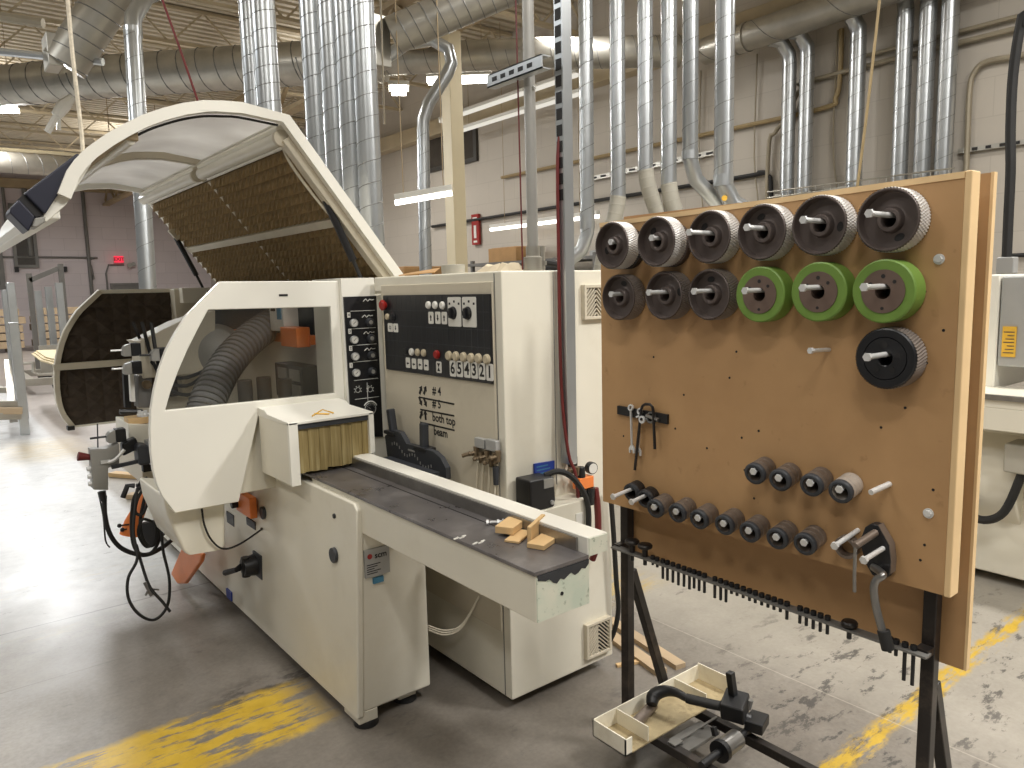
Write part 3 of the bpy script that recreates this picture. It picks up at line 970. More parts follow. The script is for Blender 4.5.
r0 = hood(*inset(OUT, .035)[KR])
MB().bar((r0[0], 3.04, r0[1]), (r0[0], 5.45, r0[1]), .07, .035).build('lower_rail', M['girder'], hood_o, bev=.003)
r1 = hood(*inset(OUT, .055)[KR])
MB().tube([(r1[0], 3.05, r1[1]), (r1[0], 5.45, r1[1])], .016, 12).build('sealing_tube', M['lampplastic'], hood_o)
# corner post: lamp along the corner
lc = hood(.99, 1.555)
for (ya, yb) in ((3.06, 4.16), (4.24, 5.44)):
    hx_, hz_ = V((math.cos(TH), 0, -math.sin(TH))), V((math.sin(TH), 0, math.cos(TH)))
    c0 = V((lc[0], (ya + yb) / 2, lc[1]))
    lb = MB().obox(c0 + hz_ * .012, hx_ * .045, V((0, (yb - ya) / 2, 0)), hz_ * .022).build('hood_lamp', M['cream'], hood_o, bev=.005)
    MB().cyl((lc[0] - hz_.x * .015, ya + .01, lc[1] - hz_.z * .015), (lc[0] - hz_.x * .015, yb - .01, lc[1] - hz_.z * .015), .03, .03, 14).build('lamp_diffuser', M['lampplastic'], lb)
    MB().cyl((lc[0] - hz_.x * .012, ya - .005, lc[1] - hz_.z * .012), (lc[0] - hz_.x * .012, ya + .02, lc[1] - hz_.z * .012), .034, .034, 14).build('lamp_end_cap', M['beige'], lb, bev=.002)
# acoustic foam in four fields, pyramids pointing down into the machine
def foam_field(x0, x1, y0, y1, zc, nx, ny, h, fn):
    # wedge teeth set in rows: each tooth leans with a broad flank along the row
    b = MB()
    dx, dy = (x1 - x0) / nx, (y1 - y0) / ny
    for i in range(nx):
        for j in range(ny):
            a = [(x0 + dx * (i + u), y0 + dy * (j + v_)) for (u, v_) in ((0, 0), (1, 0), (1, 1), (0, 1))]
            vs = [fn(p[0], p[1], 0) for p in a] + [fn(x0 + dx * (i + FOAM_U), y0 + dy * (j + .5), h)]
            b.add(vs, [(0, 1, 4), (1, 2, 4), (2, 3, 4), (3, 0, 4)])
    for (p, q) in (((x0, y0), (x1, y0)), ((x1, y0), (x1, y1)), ((x1, y1), (x0, y1)), ((x0, y1), (x0, y0))):
        b.add([fn(p[0], p[1], 0), fn(q[0], q[1], 0), fn(q[0], q[1], -.02), fn(p[0], p[1], -.02)], [(0, 1, 2, 3)])
    return b
FOAM_U = .8
def hood_in(x, y, h):
    p = hood(x, HZ - .034 - h)
    return (p[0], y, p[1])
XM = 1.40
for (xa, xb) in ((1.045, XM - .018), (XM + .018, 1.745)):
    for (ya, yb) in ((3.04, 4.205), (4.215, 5.46)):
        foam_field(xa, xb, ya, yb, 0, 7, 20, .036, hood_in).build('acoustic_foam', M['foam'], hood_o, ang=10)
for (xa, xb) in ((1.045, XM - .018), (XM + .018, 1.745)):
    q0, q1 = hood_in(xa, 4.2, .004), hood_in(xb, 4.2, .004)
    MB().bar((q0[0], 4.21, q0[2]), (q1[0], 4.21, q1[2]), .012, .03, up=(0, 1, 0)).build('foam_joint', M['beige'], hood_o)
def hbar(x0, x1, z0, z1, ya, yb, name, mt):
    b = MB()
    vs = []
    for (x, z) in ((x0, z0), (x1, z0), (x1, z1), (x0, z1)):
        p = hood(x, z)
        vs.append(p)
    return b.plate(vs, [], xz(ya), 0, yb - ya).build(name, mt, hood_o, bev=.003)
hbar(XM - .02, XM + .02, 1.535, 1.59, 3.092, 5.428, 'foam_bar', M['beige'])
hbar(1.0, 1.765, 1.53, 1.592, 3.036, 3.09, 'side_rail', M['beige'])
hbar(1.0, 1.765, 1.565, 1.592, 5.43, 5.464, 'side_rail', M['beige'])
cb = [hood(*p) for p in ((1.02, 1.54), (1.1, 1.52), (1.22, 1.515), (1.34, 1.518), (1.38, 1.53))]
MB().tube([(p[0], 3.10 - .008 * i, p[1]) for i, p in enumerate(cb)], .006, 6, smooth=4).build('lamp_cable', M['cablewhite'], hood_o)
cb = inset(OUT, .05)[1:9]
MB().tube([(hood(*p)[0], 3.045, hood(*p)[1]) for p in cb], .005, 6, smooth=3).build('rim_cable', M['rubber'], hood_o)
for yy in (3.05, 5.42):
    p = hood(1.281, 1.545)
    bk = MB().bar((p[0] - .03, yy + .01, p[1] + .045), (p[0] + .02, yy + .01, p[1] - .02), .03, .045).build('strut_bracket', M['beige'], hood_o, bev=.003)
    g = MB().tube([(p[0] + .0, yy + .012, p[1] - .01), (p[0] + .115, yy + .012, p[1] - .265)], .017, 10).build('gas_strut', M['black'], mach)
    MB().tube([(p[0] + .115, yy + .012, p[1] - .265), (p[0] + .155, yy + .012, p[1] - .36)], .009, 8).build('strut_rod', M['rubber'], g)

# --- far end panel with foam lining
far = MB().plate(D_OUT + [(1.05, .72), (1.12, 1.05), (1.36, 1.05), (1.43, 1.60)], [], xz(5.5), 0, .03).build('far_end_panel', M['cream'], mach, bev=.003)
rim_i = inset(D_OUT, .03)
MB().plate(D_OUT + rim_i[::-1], [], xz(5.465), 0, .035).build('panel_rim', M['beige'], far, bev=.003)
def far_in(x, z, h):
    return (x, 5.498 - h, z)
def clip_foam(zlo, zhi, nz):
    b = MB()
    dz = (zhi - zlo) / nz
    for j in range(nz):
        z0, z1 = zlo + j * dz, zlo + (j + 1) * dz
        zm = (z0 + z1) / 2
        # left limit follows the curved rim
        def xlim(zz):
            for (p, q) in zip(rim_i[:-1], rim_i[1:]):
                if min(p[1], q[1]) <= zz <= max(p[1], q[1]):
                    u = (zz - p[1]) / (q[1] - p[1])
                    return p[0] + u * (q[0] - p[0])
            return rim_i[0][0] if zz > 1.5 else rim_i[-1][0]
        xl = max(xlim(z0), xlim(z1))
        x = 1.40
        w_ = .098
        while x - w_ * .4 > xl:
            x0 = x - w_
            last = x0 - w_ * .4 <= xl
            xa_, xb_ = (xlim(z0), xlim(z1)) if last else (x0, x0)
            vs = [(xa_, 5.499, z0), (x, 5.499, z0), (x, 5.499, z1), (xb_, 5.499, z1), ((xa_ + xb_ + 2 * x) / 4, 5.499 - .020, zm)]
            b.add(vs, [(0, 1, 4), (1, 2, 4), (2, 3, 4), (3, 0, 4)])
            x -= w_
    return b
clip_foam(1.142, 1.575, 5).build('acoustic_foam', M['foamdark'], far, ang=10)
clip_foam(.735, 1.10, 4).build('acoustic_foam', M['foamdark'], far, ang=10)
MB().box(.64, 1.16, 5.46, 5.5, 1.10, 1.142).build('panel_bar', M['beige'], far, bev=.003)
MB().box(.68, .72, 5.44, 5.50, .715, .74).build('panel_hinge', M['black'], far)

# --- rear housing behind the cabinet that carries hinge and extraction pipes
rh = MB().box(1.60, 2.16, 2.98, 5.6, .05, 1.585).build('rear_housing', M['cream'], mach, bev=.005)
MB().box(1.37, 1.60, 5.38, 5.5, .85, 1.592).build('hinge_post', M['beige'], mach, bev=.003)
MB().box(1.40, 1.60, 5.30, 5.38, 1.50, 1.60).build('hinge_block', M['cream'], mach, bev=.003)
MB().box(1.50, 1.60, 3.31, 5.4, .85, 1.30).build('inner_back_wall', M['cream'], mach)
MB().box(1.56, 1.60, 3.31, 5.4, 1.30, 1.58).build('inner_cover', M['slate'], mach)
MB().box(1.10, 1.50, 3.24, 5.5, .72, .86).build('machine_bed', M['beige'], mach, bev=.004)
MB().box(1.46, 1.50, 3.4, 4.5, 1.30, 1.345).build('orange_strip', M['orange'], mach)
ob_ = MB().box(1.40, 1.47, 3.42, 3.62, 1.29, 1.385).build('orange_motor_box', M['orange'], mach, bev=.004)
sbx = MB().box(1.42, 1.50, 3.62, 3.80, 1.36, 1.56).build('switch_box', M['label'], mach, bev=.004)
MB().box(1.415, 1.42, 3.64, 3.69, 1.42, 1.52).build('display', M['cyan'], sbx)
MB().box(1.415, 1.42, 3.72, 3.77, 1.46, 1.52).build('button_pair', M['ink'], sbx)
un = MB().box(1.41, 1.5, 3.40, 3.75, 1.03, 1.20).build('counter_unit', M['slate'], mach, bev=.004)
for k in range(4):
    MB().box(1.405, 1.41, 3.43 + (k % 2) * .15, 3.55 + (k % 2) * .15, 1.05 + (k // 2) * .075, 1.105 + (k // 2) * .075).build('counter_window', M['grey'], un)
# flexible extraction hose seen through the window
pts = [V((1.9422, 4.2, 1.4677)), V((1.6107, 4, 1.425)), V((1.3736, 3.85, 1.3497)), V((1.1741, 3.7, 1.2343)), V((1.0244, 3.55, 1.093)), V((0.9563, 3.5, 0.968))]
fh = MB().tube(pts, .075, 16, smooth=14)
hz2 = fh.build('extraction_hose', M['beigehose'], mach)
rg = MB()
fine = MB().tube(pts, .01, 4, smooth=8)
cen = [V(tuple(sum(c) / 4 for c in zip(*fine.v[i * 4:i * 4 + 4]))) for i in range(len(fine.v) // 4)]
for i in range(1, len(cen) - 1):
    d_ = (cen[i + 1] - cen[i - 1]).normalized()
    rg.lathe([(.074, -.006), (.082, -.003), (.082, .003), (.074, .006)], cen[i], d_, 16)
rg.build('hose_ribs', M['midgrey'], hz2)
dm = MB().lathe([(0, .16), (.06, .15), (.12, .11), (.15, .03), (.155, -.30), (0, -.30)], (1.246, 4.15, 1.2449), (-.35, -.93, .1), 26).build('motor_dome', M['grey'], mach)
for k in range(3):
    MB().tube([(.86 + .02 * k, 4.2 - .1 * k, 1.42), (.90, 4.05 - .1 * k, 1.22 - .04 * k), (1.0, 3.95 - .1 * k, 1.14 - .03 * k), (1.15, 3.95, 1.18)], .009, 6, smooth=5).build('motor_cable', M['rubber'], mach)
for k, q in enumerate(((1.168, 3.5, 1.153), (1.2583, 3.5, 1.1587), (1.3597, 3.5, 1.1394), (1.4492, 3.5, 1.116), (1.5324, 3.5, 1.1129))):
    MB().cyl((q[0], q[1], .86), q, .034, .034, 18).build('feed_cylinder', M['midgrey'], mach, bev=.004)
MB().box(.80, 1.08, 3.3, 3.6, .86, .93).build('side_head_plate', M['grey'], mach, bev=.004)
cl = MB()
for k in range(5):
    x = .86 + k * .035
    cl.cyl((x, 3.38 + .02 * (k % 2), .93), (x + .01, 3.40, 1.0 + .02 * (k % 3)), .012, .01, 8)
cl.box(.84, 1.02, 3.36, 3.42, .93, .955)
cl.build('clamp_cluster', M['steel'], mach)

# --- spindle heads and adjusters along the operator side
hdm = MB().plate([(0.8276, 4.05, 1.3325)[::2], (0.8548, 4.05, 1.3333)[::2], (1.0395, 4.05, 1.4184)[::2], (1.227, 4.05, 1.4721)[::2], (1.2031, 4.05, 1.1474)[::2], (0.8509, 4.05, 1.1439)[::2], (0.8487, 4.05, 1.3138)[::2]], [], xz(4.05), 0, .2).build('pressure_beam', M['beige'], mach, bev=.005)
def adjuster(p, L, mt):
    x, y, z = p
    a = MB().box(x - .022, x + .022, y - .03, y + .03, z - .031, z + .031).build('adjuster_block', M['black'], mach, bev=.004)
    MB().plate([(x - .058, z - .026), (x - .058, z + .004), (x - .046, z + .022), (x - .022, z + .028), (x - .022, z - .031), (x - .050, z - .031)], [], xz(y - .026), 0, .052).build('grey_cap', M['grey'], a, bev=.003)
    MB().cyl((x - .056, y, z), (x - .056 - L, y, z), .005, .005, 10).build('spindle_end', M[mt], a)
adjuster((0.8123, 3.98, 1.2975), .05, 'zinc')
adjuster((0.8096, 3.98, 1.2098), .05, 'zinc')
adjuster((0.9085, 3.85, 1.2754), .05, 'black')
adjuster((0.6982, 3.9, 0.9028), .07, 'black')
MB().plate([(0.8337, 4.06, 1.1598)[::2], (0.8979, 4.06, 1.1538)[::2], (0.8757, 4.06, 0.9934)[::2], (0.8207, 4.06, 1)[::2]], [], xz(4.06), 0, .1).build('head_slide', M['midgrey'], mach, bev=.004)
MB().plate([(0.7963, 4.06, 1.1732)[::2], (0.8142, 4.06, 1.1716)[::2], (0.8096, 4.06, 1.0316)[::2], (0.7916, 4.06, 1.0337)[::2]], [], xz(4.06), 0, .04).build('slide_post', M['label'], mach)
MB().plate([(0.7946, 4.2, 1.1731)[::2], (0.8223, 4.2, 1.1706)[::2], (0.8163, 4.2, 0.985)[::2], (0.7886, 4.2, 0.9883)[::2]], [], xz(4.2), 0, .04).build('slide_rail', M['ink'], mach)
vd = (0.8647, 4.03, 1.1141)
MB().cyl(vd, (vd[0], vd[1] + .03, vd[2]), .022, .022, 16).build('valve_dial', M['brass'], mach, bev=.003)
MB().tube([(0.716, 3.96, 1.0042), (0.7725, 3.96, 0.9973), (0.8167, 3.96, 0.9918)], .012, 8).build('clamp_lever', M['black'], mach)
cl = MB()
for q in ((0.7989, 3.94, 0.9914), (0.8118, 3.94, 0.9849), (0.8277, 3.94, 0.9878)):
    cl.cyl((q[0], q[1], q[2] - .02), (q[0], q[1], q[2] + .012), .010, .008, 10)
q = (0.8118, 3.94, 0.9849)
cl.cyl((q[0] - .025, q[1], q[2] - .004), (q[0] + .03, q[1], q[2] - .004), .008, .008, 10)
cl.build('chrome_clamp', M['zinc'], mach, bev=.002)
sph = MB().plate([(0.7426, 3.92, 0.9473)[::2], (0.8345, 3.92, 0.9325)[::2], (0.8257, 3.92, 0.8221)[::2], (0.7372, 3.92, 0.8283)[::2]], [], xz(3.92), 0, .3).build('side_spindle_housing', M['cream'], mach, bev=.005)
wb = (0.7853, 3.96, 0.9364)
o = MB().box(wb[0] - .04, wb[0] + .05, 3.93, 4.03, wb[2] + .001, wb[2] + .033).build('wood_block', M['wood'], bev=.0015)
tag(o, 'maple block lying on the white spindle housing by the hanging control box', 'wood block')
MB().box(.80, .98, 4.0, 4.6, .62, .80).build('lower_support', M['beige'], mach, bev=.004)
MB().box(.79, .86, 3.92, 3.96, .70, .745).build('clamp_slot', M['ink'], mach)
# hanging control box
cbx = MB().plate([(0.5633, 3.86, 0.8599)[::2], (0.6295, 3.86, 0.8529)[::2], (0.6854, 3.86, 0.8672)[::2], (0.6767, 3.86, 0.763)[::2], (0.6301, 3.86, 0.7613)[::2], (0.6212, 3.86, 0.6551)[::2], (0.56, 3.86, 0.6691)[::2]], [], xz(3.86), 0, .07).build('hanging_control_box', M['grey'], mach, bev=.003)
MB().cyl((.572, 3.89, .815), (.515, 3.89, .83), .012, .022, 14).build('red_stop_knob', M['darkred'], cbx, bev=.003)
for z in (.765, .728, .693):
    MB().cyl((.573, 3.89, z), (.545, 3.89, z), .014, .011, 12).build('push_button', M['zinc'], cbx, bev=.002)
MB().box(.60, .64, 3.85, 3.862, .785, .80).build('latch', M['zinc'], cbx)
MB().tube([(.63, 3.85, .79), (.66, 3.84, .80), (.70, 3.84, .84)], .009, 6, smooth=3).build('latch_chain', M['zinc'], cbx)
MB().bar((.64, 3.84, .765), (.76, 3.84, .775), .02, .016).build('latch_arm', M['slate'], cbx)
MB().plate([(.75, .76), (.75, .85), (.765, .86), (.80, .85), (.80, .76)], [], xz(3.80), 0, .1).build('adjuster_handwheel', M['slate'], mach, bev=.01)
MB().box(.80, .825, 3.80, 3.9, .755, .865).build('handwheel_plate', M['silver'], mach)
MB().plate([(.70, .80), (.70, .86), (.76, .885), (.78, .83)], [], xz(3.88), 0, .06).build('handwheel_cap', M['black'], mach, bev=.008)
MB().cyl((.60, 3.9, .645), (.603, 3.9, .60), .017, .015, 12).build('cable_gland', M['black'], mach)
MB().tube([(0.6087, 3.9, 0.6227), (0.6031, 3.9, 0.5314), (0.6146, 3.9, 0.4407), (0.6472, 3.9, 0.3687), (0.7002, 3.9, 0.3208), (0.7651, 3.9, 0.2946), (0.841, 3.95, 0.2933), (0.9116, 4, 0.3107)], .011, 10, smooth=6).build('control_cable', M['rubber'], mach)
MB().tube([(.588, 3.92, .64), (.60, 3.93, .52), (.60, 3.93, .40), (.615, 3.93, .36)], .004, 6, smooth=4).build('thin_wire', M['rubber'], mach)
MB().tube([(0.6008, 3.9, 0.8502), (0.6087, 3.9, 0.9677)], .003, 6).build('aerial_rod', M['slate'], mach)
# cable rack with coiled leads
rk = MB().bar((0.7143, 3.72, 0.6867), (0.8077, 3.72, 0.674), .03, .016).tube([(0.7252, 3.71, 0.6913), (0.7295, 3.68, 0.7198), (0.7552, 3.68, 0.7246)], .008, 6)
rk.build('cable_rack', M['black'], mach, bev=.003)
MB().tube([(0.7098, 3.74, 0.6836), (0.6808, 3.74, 0.689), (0.6577, 3.74, 0.6368)], .012, 8).build('rack_handle', M['black'], mach)
def loop(name, pts, r):
    return MB().tube(pts, r, 8, smooth=7).build(name, M['rubber'], mach)
loop('coiled_lead', [(0.7266, 3.7, 0.6836), (0.6909, 3.69, 0.6313), (0.6713, 3.68, 0.5201), (0.6701, 3.67, 0.4284), (0.6936, 3.66, 0.3827), (0.7443, 3.66, 0.3797), (0.7866, 3.67, 0.4488), (0.7896, 3.68, 0.5659), (0.7788, 3.69, 0.671)], .0075)
loop('coiled_lead', [(0.7417, 3.69, 0.6874), (0.7054, 3.68, 0.6305), (0.6908, 3.67, 0.5793), (0.7124, 3.66, 0.5629), (0.7365, 3.66, 0.6003), (0.762, 3.67, 0.6781)], .007)
loop('coiled_lead', [(0.7559, 3.7, 0.6781), (0.7122, 3.69, 0.5324), (0.7132, 3.67, 0.4419), (0.7465, 3.66, 0.4079), (0.7779, 3.66, 0.4773), (0.7915, 3.69, 0.6686)], .0075)
loop('coiled_lead', [(0.7686, 3.7, 0.6757), (0.7705, 3.67, 0.5721), (0.7614, 3.66, 0.4331), (0.7211, 3.66, 0.4093), (0.6929, 3.66, 0.4776), (0.7147, 3.66, 0.5389), (0.7556, 3.66, 0.5205)], .0065)
loop('air_hose', [(0.71, 3.68, 0.686), (0.6666, 3.62, 0.5123), (0.6611, 3.56, 0.3994), (0.6111, 3.52, 0.3321), (0.6003, 3.5, 0.25), (0.6317, 3.49, 0.1707), (0.6951, 3.5, 0.12), (0.7576, 3.52, 0.1605), (0.7819, 3.55, 0.2676), (0.7779, 3.6, 0.3876), (0.7841, 3.63, 0.4832)], .0065)
loop('air_hose', [(0.6694, 3.6, 0.4469), (0.6789, 3.55, 0.3421), (0.6907, 3.5, 0.2704), (0.7258, 3.46, 0.2083), (0.7504, 3.44, 0.1612)], .0065)
na, nb = V((0.6767, 3.52, 0.2959)), V((0.6958, 3.5, 0.2319))
nz = MB().bar(na, nb, .018, .016).bar((na + nb) / 2, V((0.7263, 3.5, 0.2512)), .008, .008).bar((na + nb) / 2, V((0.6678, 3.5, 0.2399)), .008, .010)
nz.build('air_gun', M['steel'], mach, bev=.003)
# orange guard foot and orange chute with black mouth
of = [(0.92, 3.9987, 0.2611), (0.92, 3.6214, 0.3272), (0.92, 3.6686, 0.2744), (0.92, 3.9939, 0.0639), (0.92, 4.1439, 0.0177), (0.92, 4.2811, 0.0383)]
MB().plate([(q[1], q[2]) for q in of], [], yz(.95), 0, .025).build('orange_foot', M['orange'], mach, bev=.012)
ch2 = MB().tube([(0.8216, 4.05, 0.5811), (0.7827, 4, 0.5218), (0.7362, 3.98, 0.4492), (0.7175, 3.98, 0.387)], [.026, .03, .04, .05], 14).build('orange_chute', M['orange'], mach)
MB().tube([(0.7974, 3.95, 0.4428), (0.8003, 3.94, 0.3934), (0.8221, 3.93, 0.3497)], [.05, .055, .05], 14).build('black_chute_mouth', M['slate'], mach)
for q in ((0.6681, 3.95, 0.4512), (0.6794, 3.95, 0.4285)):
    MB().cyl(q, (q[0] + .06, q[1], q[2] - .004), .004, .004, 8).sphere(q, .011, 8).build('chute_knob', M['black'], mach)

# ================================================================== ELECTRICAL CABINET
cab = empty('electrical_cabinet', (1.83, 2.5, 0), 'tall cream electrical cabinet with black button panel standing beside the moulder', 'cabinet')
body = MB().plate([(2.033, .05), (2.872, .05), (2.872, 1.545), (2.938, 1.545), (2.938, 1.607), (2.033, 1.607)], [], yz(1.567), 0, .525).build('cabinet_body', M['cream'], cab, bev=.006)
MB().box(1.70, 2.0, 2.2, 2.75, 0, .05).build('plinth', M['black'], cab)
dr = MB().box(1.560, 1.568, 2.078, 2.866, .30, 1.572).build('cabinet_door', M['beige'], cab, bev=.003)
cp = MB().box(1.551, 1.561, 2.082, 2.836, 1.216, 1.530).build('control_panel', M['panelblack'], cab, bev=.002)
gr = MB()
for k in range(1, 20):
    y = 2.082 + k * (2.836 - 2.082) / 20
    gr.box(1.5502, 1.5512, y - .0012, y + .0012, 1.218, 1.528)
for k in range(1, 5):
    z = 1.216 + k * .314 / 5
    gr.box(1.5502, 1.5512, 2.084, 2.834, z - .0012, z + .0012)
gr.build('tile_grid', M['slate'], cp)
FXP = 1.551
def pbtn(p, r, mt, name, h=.010):
    o = MB().lathe([(r * 1.15, 0), (r * 1.15, .005), (r, .006), (r, h - .002), (r * .85, h), (0, h)], (FXP, p[1], p[2]), (-1, 0, 0), 18).build(name, mt, cp)
    return o
def plabel(p, w, h, txt, size, name='button_label'):
    o = MB().plate([(p[1] - w / 2 + .004, p[2] - h / 2), (p[1] + w / 2 - .004, p[2] - h / 2), (p[1] + w / 2, p[2] - h / 2 + .004), (p[1] + w / 2, p[2] + h / 2 - .004), (p[1] + w / 2 - .004, p[2] + h / 2), (p[1] - w / 2 + .004, p[2] + h / 2), (p[1] - w / 2, p[2] + h / 2 - .004), (p[1] - w / 2, p[2] - h / 2 + .004)], [], yz(FXP - .002), 0, .002).build(name, M['label'], cp)
    t = MB()
    if txt == 'arrow_up':
        t.plate([(-.2, -.8), (.2, -.8), (.2, .1), (.5, .1), (0, .8), (-.5, .1), (-.2, .1)], [], lambda a, c, q: (FXP - .0028 + q, p[1] - a * size, p[2] + c * size), 0, .0006)
    elif txt == 'arrow_down':
        t.plate([(-.2, .8), (.2, .8), (.2, -.1), (.5, -.1), (0, -.8), (-.5, -.1), (-.2, -.1)][::-1], [], lambda a, c, q: (FXP - .0028 + q, p[1] - a * size, p[2] + c * size), 0, .0006)
    elif txt == 'arrow_left':
        t.plate([(-.7, -.2), (-.2, -.7), (-.2, -.4), (.7, -.4), (.7, .05), (-.2, .05), (-.2, .3)][::1], [], lambda a, c, q: (FXP - .0028 + q, p[1] - a * size, p[2] + c * size), 0, .0006)
    elif txt == 'ring':
        t.lathe([(size * .45, 0), (size * .7, 0)], (FXP - .0028, p[1], p[2]), (-1, 0, 0), 18)
    elif txt == 'hourglass':
        t.plate([(-.6, -.9), (.6, -.9), (0, 0)], [], lambda a, c, q: (FXP - .0028 + q, p[1] - a * size, p[2] + c * size), 0, .0006)
        t.plate([(-.6, .9), (.6, .9), (0, 0)], [], lambda a, c, q: (FXP - .0028 + q, p[1] - a * size, p[2] + c * size), 0, .0006)
    else:
        add_text(t, txt, size, (FXP - .0026, p[1], p[2]), (0, -1, 0), (0, 0, 1), bold=True)
    t.build('symbol', M['ink'], o)
    return o
p = (1.551, 2.8133, 1.4895)
es = MB().lathe([(.012, 0), (.012, .008), (.021, .010), (.023, .018), (.017, .024), (0, .025)], (FXP, p[1], p[2]), (-1, 0, 0), 22).build('stop_button', M['red'], cp)
pbtn((1.551, 2.7991, 1.4406), .012, M['buttonbeige'], 'push_button')
MB().lathe([(.018, 0), (.018, .006), (.012, .008), (.012, .014), (0, .014)], (1.551, 2.7517, 1.4413), (-1, 0, 0), 16).build('key_switch', M['black'], cp)
plabel((1.551, 2.7802, 1.3961), .042, .036, 'ring', .011)
plabel((1.551, 2.7359, 1.3956), .038, .036, 'arrow_down', .012)
for q in ((1.551, 2.473, 1.4905), (1.551, 2.426, 1.4906), (1.551, 2.3755, 1.4896)):
    pbtn(q, .013, M['label'], 'push_button')
for q, s_ in (((1.551, 2.46, 1.4418), 'arrow_up'), ((1.551, 2.4111, 1.4426), 'arrow_down'), ((1.551, 2.367, 1.4422), 'arrow_up')):
    plabel(q, .036, .046, s_, .015)
for q in ((1.551, 2.2973, 1.4661), (1.551, 2.203, 1.4663)):
    o = plabel(q, .085, .108, '', .01, 'selector_plate')
    MB().lathe([(.024, 0), (.024, .004), (.021, .005), (.021, .012), (0, .012)], (FXP, q[1] + .008, q[2] - .004), (-1, 0, 0), 18).build('selector_switch', M['black'], o)
    MB().bar((FXP - .014, q[1] + .008, q[2] - .022), (FXP - .014, q[1] + .008, q[2] + .014), .012, .014, up=(1, 0, 0)).build('selector_lever', M['black'], o, bev=.002)
    t = MB()
    for (dy, dz) in ((.03, .03), (0, .038), (-.03, .03)):
        t.box(FXP - .0028, FXP - .002, q[1] + dy - .005, q[1] + dy + .005, q[2] + dz - .004, q[2] + dz + .004)
    t.build('position_marks', M['ink'], o)
for q, mt in (((1.551, 2.6602, 1.3021), 'black'), ((1.551, 2.6136, 1.3021), 'label'), ((1.551, 2.568, 1.3028), 'buttonbeige'), ((1.551, 2.5214, 1.3029), 'buttonbeige')):
    pbtn(q, .013, M[mt], 'push_button')
for q in ((1.551, 2.6481, 1.2561), (1.551, 2.6011, 1.255), (1.551, 2.5542, 1.256), (1.551, 2.5086, 1.2558)):
    plabel(q, .033, .042, 'arrow_left', .013)
pbtn((1.551, 2.4251, 1.3018), .015, M['red'], 'red_button', .012)
plabel((1.551, 2.4171, 1.2533), .036, .044, 'hourglass', .017)
for q in ((1.551, 2.3416, 1.3015), (1.551, 2.2949, 1.3026), (1.551, 2.2456, 1.3024), (1.551, 2.1984, 1.3015), (1.551, 2.1529, 1.3027), (1.551, 2.1028, 1.3028)):
    pbtn(q, .016, M['buttonbeige'], 'push_button', .012)
for q, s_ in zip(((1.551, 2.321, 1.2549), (1.551, 2.2761, 1.2566), (1.551, 2.2278, 1.2577), (1.551, 2.1828, 1.258), (1.551, 2.1365, 1.2577), (1.551, 2.0903, 1.2572)), '654321'):
    plabel(q, .040, .060, s_, .060)
# hand lettering, arrows and rules on the door
t = MB()
XD = 1.5595
for (a, c_) in (((1.56, 2.5795, 1.1188), (1.56, 2.3349, 1.1172)), ((1.56, 2.5833, 1.0693), (1.56, 2.3377, 1.072)), ((1.56, 2.5874, 1.0161), (1.56, 2.3391, 1.0158))):
    t.bar((XD, a[1], a[2]), (XD, c_[1], c_[2]), .0012, .0065)
def darrow(p, s_, deg, flip=1):
    r = math.radians(deg)
    def fn(a, c_, q):
        a *= flip
        return (XD + q, p[1] - (a * math.cos(r) - c_ * math.sin(r)) * s_, p[2] + .006 + (a * math.sin(r) + c_ * math.cos(r)) * s_)
    t.plate([(-.34, -1), (.34, -1), (.34, .1), (.75, 0), (0, 1), (-.75, 0), (-.34, .1)], [], fn, 0, .0006)
darrow((1.56, 2.5737, 1.1438), .021, -30); darrow((1.56, 2.541, 1.1457), .021, -30)
darrow((1.56, 2.5789, 1.0964), .021, 150 + 60); darrow((1.56, 2.5432, 1.0961), .021, 150 + 60)
darrow((1.56, 2.5776, 1.0432), .021, -30); darrow((1.56, 2.5455, 1.0451), .021, 5)
for q, s_, z_ in (((1.56, 2.4548, 1.1463), '# 4', .046), ((1.56, 2.4584, 1.0949), '# 5', .046), ((1.56, 2.4123, 1.0394), 'both top', .046), ((1.56, 2.4373, 0.9846), 'beam', .046)):
    add_text(t, s_, z_, (XD - .0003, q[1], q[2] + .009), (0, -1, 0), (0, 0, 1), bold=True)
t.build('door_lettering', M['ink'], dr)
# seam lines
t = MB()
MB().box(1.80, 1.803, 2.0315, 2.0332, .82, 1.6).build('panel_seam', M['midgrey'], cab)
t.box(1.5655, 1.5668, 2.070, 2.074, .05, 1.6)
t.build('panel_seam', M['midgrey'], cab)
# moulded vents on the end face
def vent(x0, x1, z0, z1):
    o = MB().plate([(x0, z0), (x1, z0), (x1, z1), (x0, z1)], [[(x0 + .012, z0 + .012), (x1 - .012, z0 + .012), (x1 - .012, z1 - .012), (x0 + .012, z1 - .012)]], xz(2.012), 0, .022).build('vent_grille', M['beige'], cab, bev=.002)
    MB().box(x0 + .01, x1 - .01, 2.028, 2.032, z0 + .01, z1 - .01).build('vent_opening', M['ink'], o)
    s = MB()
    xm = (x0 + x1) / 2
    k = 0
    z = z0 - .03
    while z < z1 - .01:
        for sg in (-1, 1):
            xa, xb = (x0 + .012, xm) if sg < 0 else (xm, x1 - .012)
            za = z if sg < 0 else z + .055
            zb_ = z + .055 if sg < 0 else z
            pa, pb = V((xa, 2.02, za)), V((xb, 2.02, zb_))
            lo, hi = z0 + .013, z1 - .013
            d = pb - pa
            u0, u1 = 0.0, 1.0
            if abs(d.z) > 1e-6:
                ua, ub = (lo - pa.z) / d.z, (hi - pa.z) / d.z
                u0, u1 = max(u0, min(ua, ub)), min(u1, max(ua, ub))
            if u1 - u0 > .05:
                s.bar(pa + d * u0, pa + d * u1, .010, .0038)
        z += .0165
    s.build('vent_slats', M['beige'], o)
